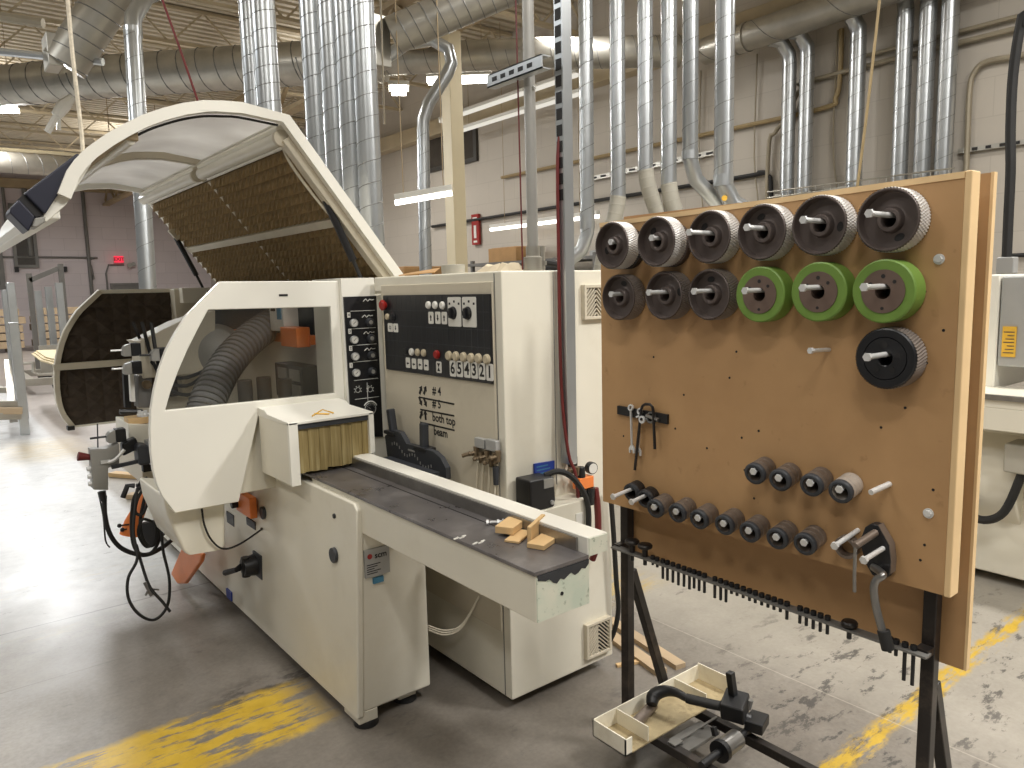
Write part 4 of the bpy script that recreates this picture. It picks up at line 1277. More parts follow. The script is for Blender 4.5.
vent(1.929, 2.066, .088, .232)
vent(1.938, 2.066, 1.424, 1.553)
# valves with hose tails on the door edge
vv = MB().box(1.54, 1.562, 2.125, 2.185, .978, 1.014).box(1.54, 1.562, 2.055, 2.118, .978, 1.018)
vb = vv.build('valve_block', M['silver'], cab, bev=.003)
vv = MB()
for k, (y, z) in enumerate(((2.18, .96), (2.15, .945), (2.115, .955), (2.09, .94), (2.065, .955), (2.05, .965))):
    vv.cyl((1.545, y, z + .02), (1.545, y, z - .02), .011, .009, 10)
    vv.cyl((1.545, y, z), (1.52, y + .006, z - .003), .007, .005, 8)
    vv.sphere((1.52, y + .006, z - .003), .009, 8)
vv.tube([(1.545, 2.20, .95), (1.53, 2.225, .945), (1.52, 2.235, .94)], .008, 8)
vv.build('valve_taps', M['brass'], vb)
MB().cyl((1.545, 2.065, .925), (1.545, 2.065, .86), .012, .010, 10).build('hose_tail', M['slate'], vb)
for k, y in enumerate((2.17, 2.14, 2.10, 2.065)):
    MB().tube([(1.545, y, .925), (1.54, y + .01, .80), (1.52, y + .03 * (k - 1), .62), (1.50, y + .05, .45)], .004, 6, smooth=4).build('air_tube', M['cablewhite'], vb)
# ledge with transformer on the end face
lg = MB().box(1.60, 1.872, 1.93, 2.034, .58, .775).build('lower_ledge', M['cream'], cab, bev=.004)
MB().box(1.80, 1.835, 1.927, 1.931, .66, .73).build('socket_label', M['label'], lg)
bs = MB().plate([(1.691, .863), (1.787, .861), (1.788, .913), (1.691, .917)], [], xz(2.026), 0, .007).build('blue_plate', M['blue'], cab)
t = MB()
for k in range(3):
    t.box(1.70, 1.775 - k * .01, 2.025, 2.0262, .875 + k * .013, .879 + k * .013)
t.build('plate_print', M['cyan'], bs)
t = MB().box(1.863, 1.903, 2.026, 2.033, .874, .910).build('black_plate', M['ink'], cab)
MB().box(1.87, 1.897, 2.0252, 2.026, .884, .888).build('plate_print', M['whiteink'], t)
# air preparation unit
ar = MB().box(1.850, 1.925, 1.960, 2.0, .80, .845).build('regulator_body', M['orange'], cab, bev=.004)
MB().cyl((1.872, 1.975, .845), (1.872, 1.975, .885), .017, .015, 16).build('regulator_knob', M['black'], ar, bev=.003)
MB().cyl((1.868, 1.97, .80), (1.868, 1.97, .735), .021, .018, 14).build('filter_bowl', M['bowl'], ar)
MB().cyl((1.910, 1.97, .80), (1.910, 1.97, .735), .021, .018, 14).build('filter_bowl', M['bowl'], ar)
g = MB().cyl((1.925, 1.985, .872), (1.922, 1.962, .872), .023, .023, 20).build('pressure_gauge', M['black'], ar, bev=.002)
MB().cyl((1.922, 1.9625, .872), (1.9218, 1.9605, .872), .019, .019, 20).build('dial_face', M['label'], g)
MB().cyl((1.86, 1.98, .885), (1.86, 1.98, .855), .012, .012, 10).cyl((1.845, 1.98, .87), (1.82, 1.99, .875), .009, .009, 8).build('air_fitting', M['brass'], ar)
MB().cyl((1.93, 2.022, .705), (1.93, 2.034, .705), .012, .012, 12).build('cable_grommet', M['black'], cab)

tr = empty('transformer_box', (1.64, 1.99, .775), 'black transformer box with grey label on the ledge of the electrical cabinet', 'transformer')
MB().plate([(1.594, .795), (1.594, .888), (1.705, .886), (1.712, .80), (1.704, .7765), (1.604, .7765)], [], xz(1.935), 0, .085).build('housing', M['black'], tr, bev=.008)
MB().box(1.655, 1.70, 1.933, 1.936, .85, .882).build('label_plate', M['grey'], tr)
MB().cyl((1.69, 1.928, .795), (1.69, 1.936, .795), .008, .008, 10).build('socket', M['silver'], tr)
MB().tube([(1.69, 1.97, .885), (1.74, 1.95, .895), (1.80, 1.94, .86), (1.845, 1.92, .78), (1.85, 1.915, .68), (1.845, 1.93, .60)], .011, 8, smooth=6).build('lead', M['rubber'], tr)

# odds and ends on the cabinet top
o = MB().plate([(1.60, 2.78), (1.70, 2.66), (1.78, 2.74), (1.72, 2.86)], [], lambda a, c_, q: (a, c_, 1.609 + q + .06 * max(0, (a - 1.66)) * 4), 0, .004).build('cardboard_scrap', M['card'])
tag(o, 'folded brown cardboard scrap on top of the electrical cabinet', 'cardboard', None)
o = MB().lathe([(0, .0), (.045, 0), (.047, .034), (.042, .036), (.040, .014), (0, .014)], (1.66, 2.46, 1.6075), (0, 0, 1), 20).build('grey_lid', M['flex'])
tag(o, 'round grey lid lying on top of the electrical cabinet', 'lid')
pb = MB()
rp = random.Random(5)
gv = {}
for i in range(9):
    for j in range(5):
        gv[i, j] = (1.68 + j * .03, 2.16 + i * .026, 1.609 + (0.0 if i in (0, 8) or j in (0, 4) else rp.uniform(.008, .036)))
vs = [gv[i, j] for i in range(9) for j in range(5)]
fs = [(i * 5 + j, i * 5 + j + 1, i * 5 + j + 6, i * 5 + j + 5) for i in range(8) for j in range(4)]
pb.add(vs, fs)
pb.add([(1.68, 2.16, 1.6075), (1.80, 2.16, 1.6075), (1.80, 2.368, 1.6075), (1.68, 2.368, 1.6075)], [(0, 1, 2, 3)])
tag(pb.build('crumpled_paper', M['paper'], ang=5), 'crumpled pale packing paper on top of the electrical cabinet', 'paper')
ct = MB().tube([(1.86, 2.25, 1.62), (1.90, 2.20, 1.64), (1.93, 2.14, 1.63), (1.96, 2.2, 1.62), (1.92, 2.27, 1.625), (1.88, 2.2, 1.64)], .012, 8, smooth=5)
tag(ct.build('coiled_black_lead', M['rubber']), 'short coiled black lead lying on the cabinet top beside the steel pipe', 'cable')

# ================================================================== steel pipe, strut, arm, hose at the cabinet
pp = empty('steel_pipe', (1.80, 2.14, 1.607), 'bare steel conduit pipe rising from the electrical cabinet top', 'pipe')
MB().cyl((1.80, 2.14, 1.62), (1.80, 2.14, 6.1), .021, .021, 18).build('tube', M['pipe'], pp)
MB().lathe([(0, 0), (.034, 0), (.034, .05), (.026, .055), (.026, .09), (0, .09)], (1.80, 2.14, 1.6075), (0, 0, 1), 16).build('base_fitting', M['galvdull'], pp)
MB().cyl((1.845, 2.15, 1.6075), (1.845, 2.15, 1.70), .018, .018, 10).cyl((1.845, 2.15, 1.63), (1.845, 2.15, 1.645), .024, .024, 6).build('cable_gland', M['galvdull'], pp)
su = empty('strut_channel', (1.845, 2.0, .86), 'galvanised slotted strut channel standing upright against the electrical cabinet', 'strut')
s = MB()
s.plate([(1.820, 1.985), (1.863, 1.985), (1.863, 2.026), (1.855, 2.026), (1.855, 1.990), (1.828, 1.990), (1.828, 2.026), (1.820, 2.026)], [], xy(.90), 0, 5.2)
s.build('channel', M['galv'], su)
s = MB()
z = 1.85
while z < 4.2:
    s.box(1.8185, 1.8202, 1.992, 2.02, z, z + .038)
    z += .055
s.build('slot_pattern', M['ink'], su)
am = empty('slotted_bracket', (1.80, 2.14, 2.28), 'short slotted galvanised strut arm clamping the steel pipe to the upright channel', 'bracket')
a0, a1 = 2.00, 2.31
s = MB()
s.box(1.738, 1.743, a0, a1, 2.285, 2.33).box(1.738, 1.778, a0, a1, 2.285, 2.289).box(1.738, 1.778, a0, a1, 2.326, 2.33)
s.build('channel', M['galv'], am)
for k in range(5):
    y = 2.05 + k * .05
    MB().box(1.7372, 1.7385, y, y + .028, 2.30, 2.315).build('slot', M['ink'], am)
MB().cyl((1.80, 2.13, 2.27), (1.80, 2.15, 2.27), .015, .015, 6).tube([(1.80, 2.14, 2.27), (1.80, 2.11, 2.25)], .006, 6).build('clamp_bolt', M['zinc'], am)
ah = MB().tube([(1.833, 2.01, 2.10), (1.815, 2.012, 2.0), (1.812, 2.012, 1.7), (1.811, 2.008, 1.2), (1.818, 1.985, .95), (1.836, 1.965, .86), (1.848, 1.96, .70), (1.86, 1.95, .55)], .0062, 8, smooth=4).build('red_air_hose', M['darkred'])
tag(ah, 'dark red air hose running down the slotted strut channel', 'hose')
bh = MB().tube([(2.0516, 2, 0.7572), (2.0665, 2, 0.5923), (2.0813, 2, 0.3825), (2.0916, 2, 0.2538), (2.0825, 2.02, 0.1477), (2.0605, 2.05, 0.0837)], .010, 8, smooth=6).build('black_hose', M['rubber'])
tag(bh, 'black hose hanging down beside the lower corner of the electrical cabinet', 'hose')
ph = MB().tube([(1.945, 1.975, .79), (1.952, 1.97, .70), (1.955, 1.975, .58), (1.95, 2.0, .5)], .013, 8, smooth=5).build('red_hose', M['darkred'])
tag(ph, 'short red hose dropping from the orange air regulator', 'hose')
wl = MB()
for k in range(3):
    dz = k * .009
    a0_, a1_, a2_, a3_ = V((1.4083, 2.34, 0.2635)), V((1.4648, 2.31, 0.2362)), V((1.5241, 2.28, 0.2606)), V((1.562, 2.214, 0.3956))
    wl.tube([a0_ + V((0, 0, dz)), a1_ + V((0, 0, dz)), a2_ + V((0, 0, dz * .6)), a3_], .0033, 6, smooth=5)
tag(wl.build('cream_cable', M['cablewhite']), 'slack cream cables between the moulder body and the electrical cabinet', 'cable')

# ================================================================== small things on the infeed table
def block(name, c, hx, hy, hz, label):
    o = MB().obox(c, hx, hy, hz).build(name, M['wood'], bev=.0015)
    return tag(o, label, 'wood block', 'maple offcuts on the infeed table')
def rot2(a, l):
    return (math.cos(a) * l, math.sin(a) * l, 0)
a = math.radians(28)
block('wood_block', (1.275, 1.640, .8725), rot2(a, .047), rot2(a + PI / 2, .028), (0, 0, .0105), 'flat maple offcut tilted on another scrap beside the loose bolt')
block('wood_block', (1.262, 1.588, .857), rot2(a, .05), rot2(a + PI / 2, .022), (0, 0, .0035), 'thin maple sliver lying flat between the thicker offcuts')
block('wood_block', (1.300, 1.555, .878), rot2(a + .05, .062), rot2(a + .05 + PI / 2, .006), (0, 0, .0245), 'maple offcut standing on its edge on the infeed table')
block('wood_block', (1.288, 1.505, .8605), rot2(a - .1, .058), rot2(a - .1 + PI / 2, .026), (0, 0, .0070), 'flat maple offcut lying nearest the chipped end of the infeed table')
sc_ = empty('loose_bolt', (1.295, 1.72, .853), 'bright loose bolt with nut lying on the infeed table by the fence', 'bolt')
MB().cyl((1.27, 1.735, .861), (1.30, 1.715, .861), .004, .004, 8).build('shank', M['zinc'], sc_)
MB().cyl((1.268, 1.737, .861), (1.262, 1.741, .861), .008, .008, 6).cyl((1.288, 1.723, .861), (1.294, 1.719, .861), .008, .008, 6).cyl((1.297, 1.705, .8535), (1.297, 1.705, .872), .004, .003, 6).build('nut', M['zinc'], sc_)
for k, q in enumerate(((1.1379, 1.6965, 0.8535), (1.1531, 1.6263, 0.8535))):
    ch_ = MB()
    for j in range(5):
        ch_.obox((q[0] + .008 * (j - 2), q[1] + .005 * math.sin(j * 2), q[2] + .001), (.006, .002 * (j % 2), 0), (0, .003, 0), (0, 0, .001))
    tag(ch_.build('paint_flake', M['label']), ['larger patch of white flakes on the dark infeed table', 'small white flake on the dark infeed table nearer its open end'][k], 'flake')

# ================================================================== TOOL STAND
stand = empty('tool_board_stand', (1.72, 1.14, 0), 'brown tool board on a black steel stand with wheels and sleeves hung from bolts', 'tool board')
BX = 1.66
fb = MB().plate([(.634, .874), (.634, 1.744), (1.651, 1.725), (1.651, .865)], [], yz(BX), 0, .012).build('front_board', M['hardboard'], stand)
MB().plate([(.634, .880), (.634, 1.748), (1.651, 1.729), (1.651, .871)], [], yz(BX + .012), 0, .026).build('board_core', M['hardboard'], fb)
MB().box(BX - .002, BX + .04, .620, .634, .872, 1.758).build('edge_trim', M['woodedge'], fb, bev=.003)
MB().plate([(.634, 1.744), (.634, 1.757), (1.653, 1.738), (1.653, 1.725)], [], yz(BX - .002), 0, .042).build('edge_trim', M['woodedge'], fb)
bb = MB().box(1.757, 1.773, .622, 1.645, .675, 1.760).build('back_board', M['hardboard'], stand)
MB().box(1.7565, 1.7735, .616, .622, .675, 1.761).build('edge_trim', M['woodedge'], bb)
MB().box(1.724, 1.756, 1.606, 1.638, 0, 1.70).build('post', M['blackpaint'], stand, bev=.003)
MB().box(1.726, 1.756, .672, .702, 0, 1.70).build('post', M['blackpaint'], stand, bev=.003)
MB().box(1.70, 1.724, .9, 1.4, 1.55, 1.60).build('batten', M['woodedge'], stand)
for y in (1.622, .686):
    MB().bar((1.758, y, .62), (1.945, y, .10), .028, .028, up=(0, 1, 0)).build('rear_leg', M['blackpaint'], stand, bev=.003)
    MB().box(1.757, 1.945, y - .014, y + .014, .0, .028).build('foot_bar', M['blackpaint'], stand, bev=.003)
MB().box(1.692, 1.722, .668, 1.638, .100, .130).build('bottom_rail', M['blackpaint'], stand, bev=.003)
MB().box(1.915, 1.945, .668, 1.636, .100, .130).build('bottom_rail', M['blackpaint'], stand, bev=.003)
MB().box(1.915, 1.945, 1.608, 1.636, .0, .10).build('foot', M['blackpaint'], stand)
MB().box(1.915, 1.945, .672, .70, .0, .10).build('foot', M['blackpaint'], stand)
brr = MB().box(1.671, 1.701, .668, 1.63, .711, .717).build('bolt_bar', M['midgrey'], stand, bev=.001)
MB().box(1.690, 1.726, 1.610, 1.634, .704, .722).build('bar_lug', M['blackpaint'], stand)
MB().box(1.690, 1.722, .672, .700, .704, .722).build('bar_lug', M['blackpaint'], stand)
for (y, z) in ((.665, 1.10), (.677, .975), (.684, .939), (1.56, 1.09), (1.50, 1.10), (1.36, 1.14), (1.25, 1.10), (1.14, 1.145), (1.09, 1.17), (1.18, 1.30), (1.33, 1.24), (1.16, 1.37), (.69, 1.37), (.66, 1.44), (.70, 1.52), (.73, 1.27), (.78, 1.22), (1.44, 1.34), (1.10, .99), (1.13, 1.06)):
    MB().cyl((BX - .0006, y, z), (BX + .002, y, z), .0032, .0032, 8).build('peg_hole', M['ink'], fb)
for (y, z) in ((.675, 1.586), (.672, 1.047)):
    MB().cyl((BX - .002, y, z), (BX + .002, y, z), .011, .011, 18).cyl((BX - .006, y, z), (BX - .002, y, z), .007, .007, 6).build('fixing_bolt', M['zinc'], fb)
def peg(y, z, x1, dy=0.0, dz=0.0, r=.0058, head=True, mt='zinc'):
    b = MB().cyl((BX + .002, y, z), (x1, y + dy, z + dz), r, r, 12)
    if head:
        d = (V((x1, y + dy, z + dz)) - V((BX, y, z))).normalized()
        e_ = V((x1, y + dy, z + dz))
        b.cyl(e_, e_ + d * .007, r * 1.6, r * 1.6, 6)
    return b.build('hanging_bolt', M[mt], stand)

# ---- feed wheels
def knurl(n, amp, shift):
    return lambda i, k: (amp if (k + (i // 2 if shift else 0)) % 2 else -amp)
def tread_part(root, R, h0, h1, rows, n, mt, amp=.0011, skew=False):
    prof = []
    dh = (h1 - h0) / rows
    for i in range(rows):
        prof += [(R, h0 + i * dh + .0004), (R, h0 + (i + 1) * dh - .0004)]
    b = MB()
    if skew:
        vs, fs = [], []
        nn = n
        for i in range(rows + 1):
            for k in range(2 * nn):
                t = 2 * PI * (k + i * .8) / (2 * nn)
                rr = R + (amp if k % 2 else -amp)
                vs.append((-(h0 + i * dh), rr * math.cos(t), rr * math.sin(t)))
        for i in range(rows):
            for k in range(2 * nn):
                k2 = (k + 1) % (2 * nn)
                fs.append((i * 2 * nn + k, (i + 1) * 2 * nn + k, (i + 1) * 2 * nn + k2, i * 2 * nn + k2))
        b.add(vs, fs)
    else:
        b.lathe(prof, (0, 0, 0), (-1, 0, 0), n * 2, rmod=knurl(n, amp, True))
    return b.build('tread', mt, root, ang=25)
def plain_wheel(name, tread_mt, R=.0665, th=.05, label='', one_slot=True):
    r_ = empty(name, (0, 0, 0), label, 'feed wheel', 'spare feed wheels on the tool board')
    b = MB().lathe([(.015, 0), (R - .002, 0), (R - .0012, .001), (R - .0012, th - .002), (R - .0025, th), (R - .005, th), (R - .0065, th - .006), (R - .0085, th - .020), (.034, th - .023), (.028, th - .020), (.025, th - .008), (.023, th - .006), (.0165, th - .006), (.015, th - .008), (.015, 0)], (0, 0, 0), (-1, 0, 0), 48)
    b.build('wheel_body', M['castiron'], r_, ang=40)
    tread_part(r_, R, .001, th - .002, 5, 62, tread_mt)
    MB().lathe([(0, .001), (.0148, .001)], (0, 0, 0), (-1, 0, 0), 24).build('bore', M['ink'], r_)
    q = MB()
    for sgn in ((1,) if one_slot else (1, -1)):
        pts = []
        for k in range(20):
            t = 2 * PI * k / 20
            pts.append((.0405 * sgn + .0075 * math.cos(t), .011 * math.sin(t)))
        q.plate(pts, [], lambda a, c_, t: (-(th - .0222) + t, c_, a), -.001, .001)
    q.build('cast_slot', M['ink'], r_)
    return r_
def green_wheel(name, label):
    r_ = empty(name, (0, 0, 0), label, 'feed wheel', 'spare feed wheels on the tool board')
    R, th = .0675, .05
    MB().lathe([(.046, .001), (R - .003, .001), (R, .004), (R, th - .003), (R - .003, th - .0005), (.046, th - .001)], (0, 0, 0), (-1, 0, 0), 56).build('tyre', M['green'], r_)
    b = MB().lathe([(.0165, 0), (.046, 0), (.0462, th + .001), (.0165, th + .001), (.0165, 0)], (0, 0, 0), (-1, 0, 0), 48)
    h = b.build('hub_plate', M['hubbrown'], r_, bev=.0)
    MB().lathe([(0, .001), (.0163, .001)], (0, 0, 0), (-1, 0, 0), 24).build('bore', M['ink'], r_)
    q = MB()
    for (y, z, r) in ((0, .032, .0045), (-.024, .020, .004), (.0, -.036, .0036), (.026, .016, .0036)):
        MB().cyl((-(th + .0016), y, z), (-(th - .002), y, z), r, r, 12).build('bolt_hole', M['ink'], h)
    return r_
def black_wheel(name, label):
    r_ = empty(name, (0, 0, 0), label, 'feed wheel', 'spare feed wheels on the tool board')
    R, th = .0655, .05
    b = MB().lathe([(.015, 0), (R - .002, 0), (R - .001, .001), (R - .001, th - .003), (R - .004, th), (.0465, th), (.0455, th - .0025), (.0445, th), (.017, th), (.015, th - .002), (.015, 0)], (0, 0, 0), (-1, 0, 0), 56)
    h = b.build('wheel_body', M['panelblack'], r_)
    tread_part(r_, R, .001, th - .004, 4, 60, M['treaddark'], .0012, True)
    MB().lathe([(0, .001), (.0148, .001)], (0, 0, 0), (-1, 0, 0), 24).build('bore', M['ink'], r_)
    q = MB()
    for k in range(5):
        t = PI / 2 + k * 2 * PI / 5
        MB().cyl((-(th + .0006), .029 * math.cos(t), .029 * math.sin(t)), (-(th - .003), .029 * math.cos(t), .029 * math.sin(t)), .0062, .0062, 14).build('bolt_hole', M['ink'], h)
    return r_
W_TOP = [(1.6, 1.5332, 1.6628), (1.6, 1.3679, 1.6631), (1.61, 1.2135, 1.6661), (1.61, 1.0605, 1.6669), (1.61, 0.9138, 1.6717), (1.61, 0.7608, 1.6711)]
W_MID = [(1.61, 1.5318, 1.5135), (1.61, 1.3622, 1.5175), (1.61, 1.2119, 1.5188)]
W_GRN = [(1.61, 1.0617, 1.518), (1.61, 0.9101, 1.5227), (1.61, 0.7636, 1.5223)]
W_BLK = (1.61, 0.7541, 1.3797)
w0 = plain_wheel('feed_wheel', M['tread'], label='grey feed wheel with bright tread at the top corner of the board next to the cabinet')
w1 = plain_wheel('dark_feed_wheel', M['treaddark'], R=.0655)
top_labels = ['bright-treaded grey feed wheel at the cabinet end of the top row over a black disc',
              'bright-treaded grey feed wheel with a thin grey wheel behind it in the top row',
              'bright-treaded grey feed wheel third from the cabinet end, directly over a dark wheel',
              'bright-treaded grey feed wheel hanging directly above the green wheel nearest the dark wheels',
              'bright-treaded grey feed wheel hanging directly above the middle green wheel',
              'bright-treaded grey feed wheel at the open end of the top row beside the washer']
ROT = [-1.9, -.7, -.8, -.35, 1.7, 2.7]
for i, (p, lab) in enumerate(zip(W_TOP, top_labels)):
    o = w0 if i == 0 else copy_tree(w0)
    o.location = (BX - .001 if i > 1 else BX - .026, p[1], p[2])
    o.rotation_euler = (ROT[i], 0, 0)
    o['label'] = lab
    peg(p[1], p[2] + .010, (1.588, 1.574, 1.537, 1.557, 1.552, 1.537)[i])
mid_labels = ['dull grey feed wheel at the cabinet end of the second row', 'dull grey feed wheel in the second row between two other dull grey wheels', 'dull grey feed wheel in the second row touching the first green wheel']
for i, (p, lab) in enumerate(zip(W_MID, mid_labels)):
    o = w1 if i == 0 else copy_tree(w1)
    o.location = (BX - .001, p[1], p[2])
    o.rotation_euler = ((.1, 1.35, -.2)[i], 0, 0)
    o['label'] = lab
    peg(p[1], p[2] + .010, (1.586, 1.556, 1.556)[i])
g0 = green_wheel('green_feed_wheel', '')
for i, (p, lab) in enumerate(zip(W_GRN, ['green-tyred feed wheel next to the dull grey wheel in the second row', 'green-tyred feed wheel in the middle of the three green ones', 'green-tyred feed wheel directly above the black wheel'])):
    o = g0 if i == 0 else copy_tree(g0)
    o.location = (BX - .001, p[1], p[2])
    o['label'] = lab
    peg(p[1], p[2] + .0105, (1.555, 1.55, 1.533)[i])
bw = black_wheel('black_feed_wheel', 'black feed wheel hanging alone below the last green wheel')
bw.location = (BX - .001, W_BLK[1], W_BLK[2])
peg(W_BLK[1], W_BLK[2] + .009, 1.537)
# thin wheels hidden behind the first two of the top row
for (p, mt, nm, lab) in ((W_TOP[0], M['panelblack'], 'spacer_disc', 'thin black disc behind the grey feed wheel at the cabinet end of the top row'), (W_TOP[1], M['castiron'], 'spacer_disc', 'thin grey wheel behind the second feed wheel of the top row')):
    o = MB().lathe([(.016, .001), (.059, .001), (.060, .003), (.060, .020), (.057, .023), (.016, .023), (.016, .001)], (BX, p[1] - .004, p[2] - .008), (-1, 0, 0), 44).build(nm, mt)
    tag(o, lab, 'disc')
peg((1.66, 0.9069, 1.3879)[1], (1.66, 0.9069, 1.3879)[2], 1.605, dy=.012, dz=.001, r=.0048)

# ---- spacer sleeves
ORDW = ['first', 'second', 'third', 'fourth', 'fifth', 'sixth', 'seventh', 'eighth', 'ninth']
def sleeve(name, mt_a, mt_b, L, label):
    r_ = empty(name, (0, 0, 0), label, 'sleeve', None)
    R = .0272
    ax = V((-1, -.07, -.14)).normalized()
    b = MB().lathe([(.0175, 0), (R - .001, 0), (R, .001), (R, .016), (R - .0012, .0168), (R - .0012, .0182), (R, .019), (R, .036), (R - .0012, .0368), (R - .0012, .0382), (R, .039), (R, L - .004), (R - .0015, L - .002), (R - .004, L), (.0195, L), (.018, L - .003), (.0175, 0)], (0, 0, 0), ax, 36)
    b.build('sleeve_body', mt_a, r_)
    b = MB().lathe([(R + .0004, L - .012), (R + .0004, L - .003), (R - .001, L - .001), (R - .004, L + .0006), (.0192, L + .0006), (.0182, L - .002)], (0, 0, 0), ax, 36)
    b.build('dark_end_ring', mt_b, r_)
    MB().lathe([(0, .004), (.0174, .004)], (0, 0, 0), ax, 24).build('bore', M['ink'], r_)
    return r_
S_UP = [(1.6, 1.0599, 1.0722), (1.6, 0.9901, 1.0688), (1.6, 0.9083, 1.0724), (1.6, 0.8371, 1.0712)]
S_LO = [(1.6, 1.4924, 0.9284), (1.6, 1.4385, 0.9203), (1.6, 1.3832, 0.9106), (1.6, 1.3041, 0.9153), (1.6, 1.2298, 0.9143), (1.6, 1.148, 0.9185), (1.6, 1.0724, 0.9178), (1.6, 0.9944, 0.9206), (1.6, 0.9208, 0.9259)]
sa = sleeve('spacer_sleeve', M['sleeve'], M['slate'], .062, '')
sb = sleeve('bright_sleeve', M['sleevelight'], M['slate'], .062, '')
first = True
for i, p in enumerate(S_UP):
    if i == 3:
        o = sb
    else:
        o = sa if first else copy_tree(sa)
        first = False
    o.location = (BX - .002, p[1] + .0045, p[2] + .009)
    o['label'] = ('brighter steel sleeve at the end of the upper sleeve row beside the bare bolt' if i == 3 else '%s steel sleeve of the short upper row, counted from its free end' % ORDW[i])
    o['group'] = 'sleeves in the short upper row'
    peg(p[1] + .004, p[2] + .018, 1.598, dy=-.004, dz=-.009)
sd = sleeve('dark_sleeve', M['blackpaint'], M['slate'], .040, '')
for i, p in enumerate(S_LO):
    if i == 0:
        o = sd
    elif i == 1:
        o = copy_tree(sd)
    else:
        o = copy_tree(sa)
    o.location = (BX - .002, p[1] + .0045, p[2] + .009)
    o['label'] = ('short dark sleeve at the cabinet end of the lower sleeve row' if i == 0 else 'short dark sleeve second from the cabinet end of the lower row' if i == 1 else '%s steel sleeve of the lower row, counted from its cabinet end' % ORDW[i])
    o['group'] = 'sleeves in the long lower row'
    peg(p[1] + .004, p[2] + .018, 1.598 if i > 1 else (1.545, 1.565)[i], dy=-.005, dz=-.010)
rg_ = (1.63, 0.8322, 0.9306)
o = MB().lathe([(.0195, 0), (.0265, 0), (.027, .001), (.027, .022), (.026, .023), (.0195, .023), (.0195, 0)], (BX - .002, rg_[1] + .009, rg_[2] + .002), (-1, -.05, -.1), 32).build('spacer_ring', M['sleeve'])
tag(o, 'single thin steel ring on the bolt beside the crank', 'ring')
pk = (1.54, 0.8201, 0.95)
peg(pk[1] + .004, pk[2] + .022, 1.565, dy=.002, dz=-.014)
pk = (1.66, 0.7569, 1.0949)
peg(pk[1], pk[2], 1.60, dy=.012, dz=-.010, head=False, r=.0065)

# ---- crank handle with its plate
cr = empty('crank_handle', (1.66, .755, .90), 'black cranked handle with rhombic plate hanging below the sleeves', 'crank')
MB().plate([(0.7950, .992), (0.7820, 1.004), (0.7650, 1.004), (0.7390, .965), (0.7340, .93), (0.7350, .90), (0.7450, .885), (0.7750, .885), (0.7890, .905), (0.8070, .955)], [], yz(1.632), 0, .026).build('plate', M['panelblack'], cr, bev=.003)
MB().plate([(0.7650, 1.005), (0.7380, .965), (0.7330, .93), (0.7340, .90), (0.7365, .90), (0.7360, .93), (0.7415, .965), (0.7670, 1.003)], [], yz(1.633), 0, .024).build('worn_edge', M['sleeve'], cr)
MB().tube([(1.632, .772, .905), (1.6, 0.7354, 0.9067), (1.592, 0.7454, 0.8935), (1.588, 0.7482, 0.8731), (1.588, 0.7412, 0.8316), (1.588, 0.7239, 0.7776)], .0085, 12, smooth=6).build('crank_arm', M['steel'], cr)
MB().cyl((1.588, 0.7242, 0.7867), (1.588, 0.7118, 0.7452), .0135, .0135, 16).build('grip', M['rubber'], cr, bev=.002)
MB().cyl((1.632, .770, .986), (1.565, .782, .968), .0085, .0085, 14).build('pin', M['sleeve'], cr)
MB().tube([(1.567, .782, .965), (1.567, .782, .90), (1.568, .781, .862)], .004, 8).build('locking_rod', M['steel'], cr)
pk = (1.64, 0.7508, 0.9533)
peg(pk[1], pk[2] + .004, 1.56, dy=.006, dz=-.012)

# ---- wrenches, hex key on the black strip
ms = MB().plate([(1.383, 1.150), (1.383, 1.178), (1.579, 1.183), (1.579, 1.157)], [], yz(1.652), 0, .008).build('magnet_strip', M['ink'], stand)
def wrench(y, z0, z1, x, label, tilt=0):
    w = empty('combination_wrench', (x, y, z0), label, 'wrench', 'wrenches on the black strip')
    MB().bar((x, y, z0 + .012), (x, y + tilt, z1 - .010), .007, .004, up=(0, 1, 0)).build('shank', M['zinc'], w, bev=.001)
    MB().lathe([(.0055, 0), (.010, 0), (.010, .006), (.0055, .006), (.0055, 0)], (x + .003, y + tilt, z1 - .004), (-1, 0, .25), 18).build('ring_end', M['zinc'], w)
    MB().plate([(-.004, .016), (.004, .016), (.011, .006), (.010, -.008), (.005, -.008), (.004, .002), (-.004, .002), (-.005, -.008), (-.010, -.008), (-.011, .006)], [], lambda a, c_, t: (x + t - .003, y + a, z0 + c_), 0, .006).build('open_end', M['zinc'], w, bev=.001)
    return w
wrench(1.512, 1.055, 1.188, 1.645, 'chrome combination wrench nearest the free end of the black strip', .004)
wrench(1.490, 1.050, 1.180, 1.650, 'darker wrench hanging between the chrome wrench and the bent hex key', -.006)
hk = MB().tube([(1.642, 1.498, .998), (1.642, 1.472, 1.185), (1.642, 1.466, 1.197), (1.642, 1.456, 1.202), (1.642, 1.438, 1.203), (1.642, 1.429, 1.197), (1.642, 1.426, 1.185), (1.642, 1.420, 1.074)], .0045, 6)
tag(hk.build('hex_key', M['blackpaint']), 'long black bent hex key hooked over the black strip', 'hex key')
cb_ = MB().lathe([(.012, 0), (.017, 0), (.017, .008), (.012, .008), (.012, 0)], (1.65, 1.437, 1.163), (-1, .1, .2), 20).cyl((1.646, 1.41, 1.16), (1.646, 1.455, 1.168), .006, .006, 8)
tag(cb_.build('hose_clamp', M['steel']), 'grey hose clamp hanging at the middle of the black strip', 'clamp')
oe = MB().lathe([(.006, 0), (.0115, 0), (.0115, .006), (.006, .006), (.006, 0)], (1.644, 1.468, 1.155), (-1, 0, 0), 14).bar((1.642, 1.478, 1.165), (1.642, 1.49, 1.16), .008, .005)
tag(oe.build('small_spanner', M['zinc']), 'small ring spanner overlapping the long leg of the hex key', 'wrench')

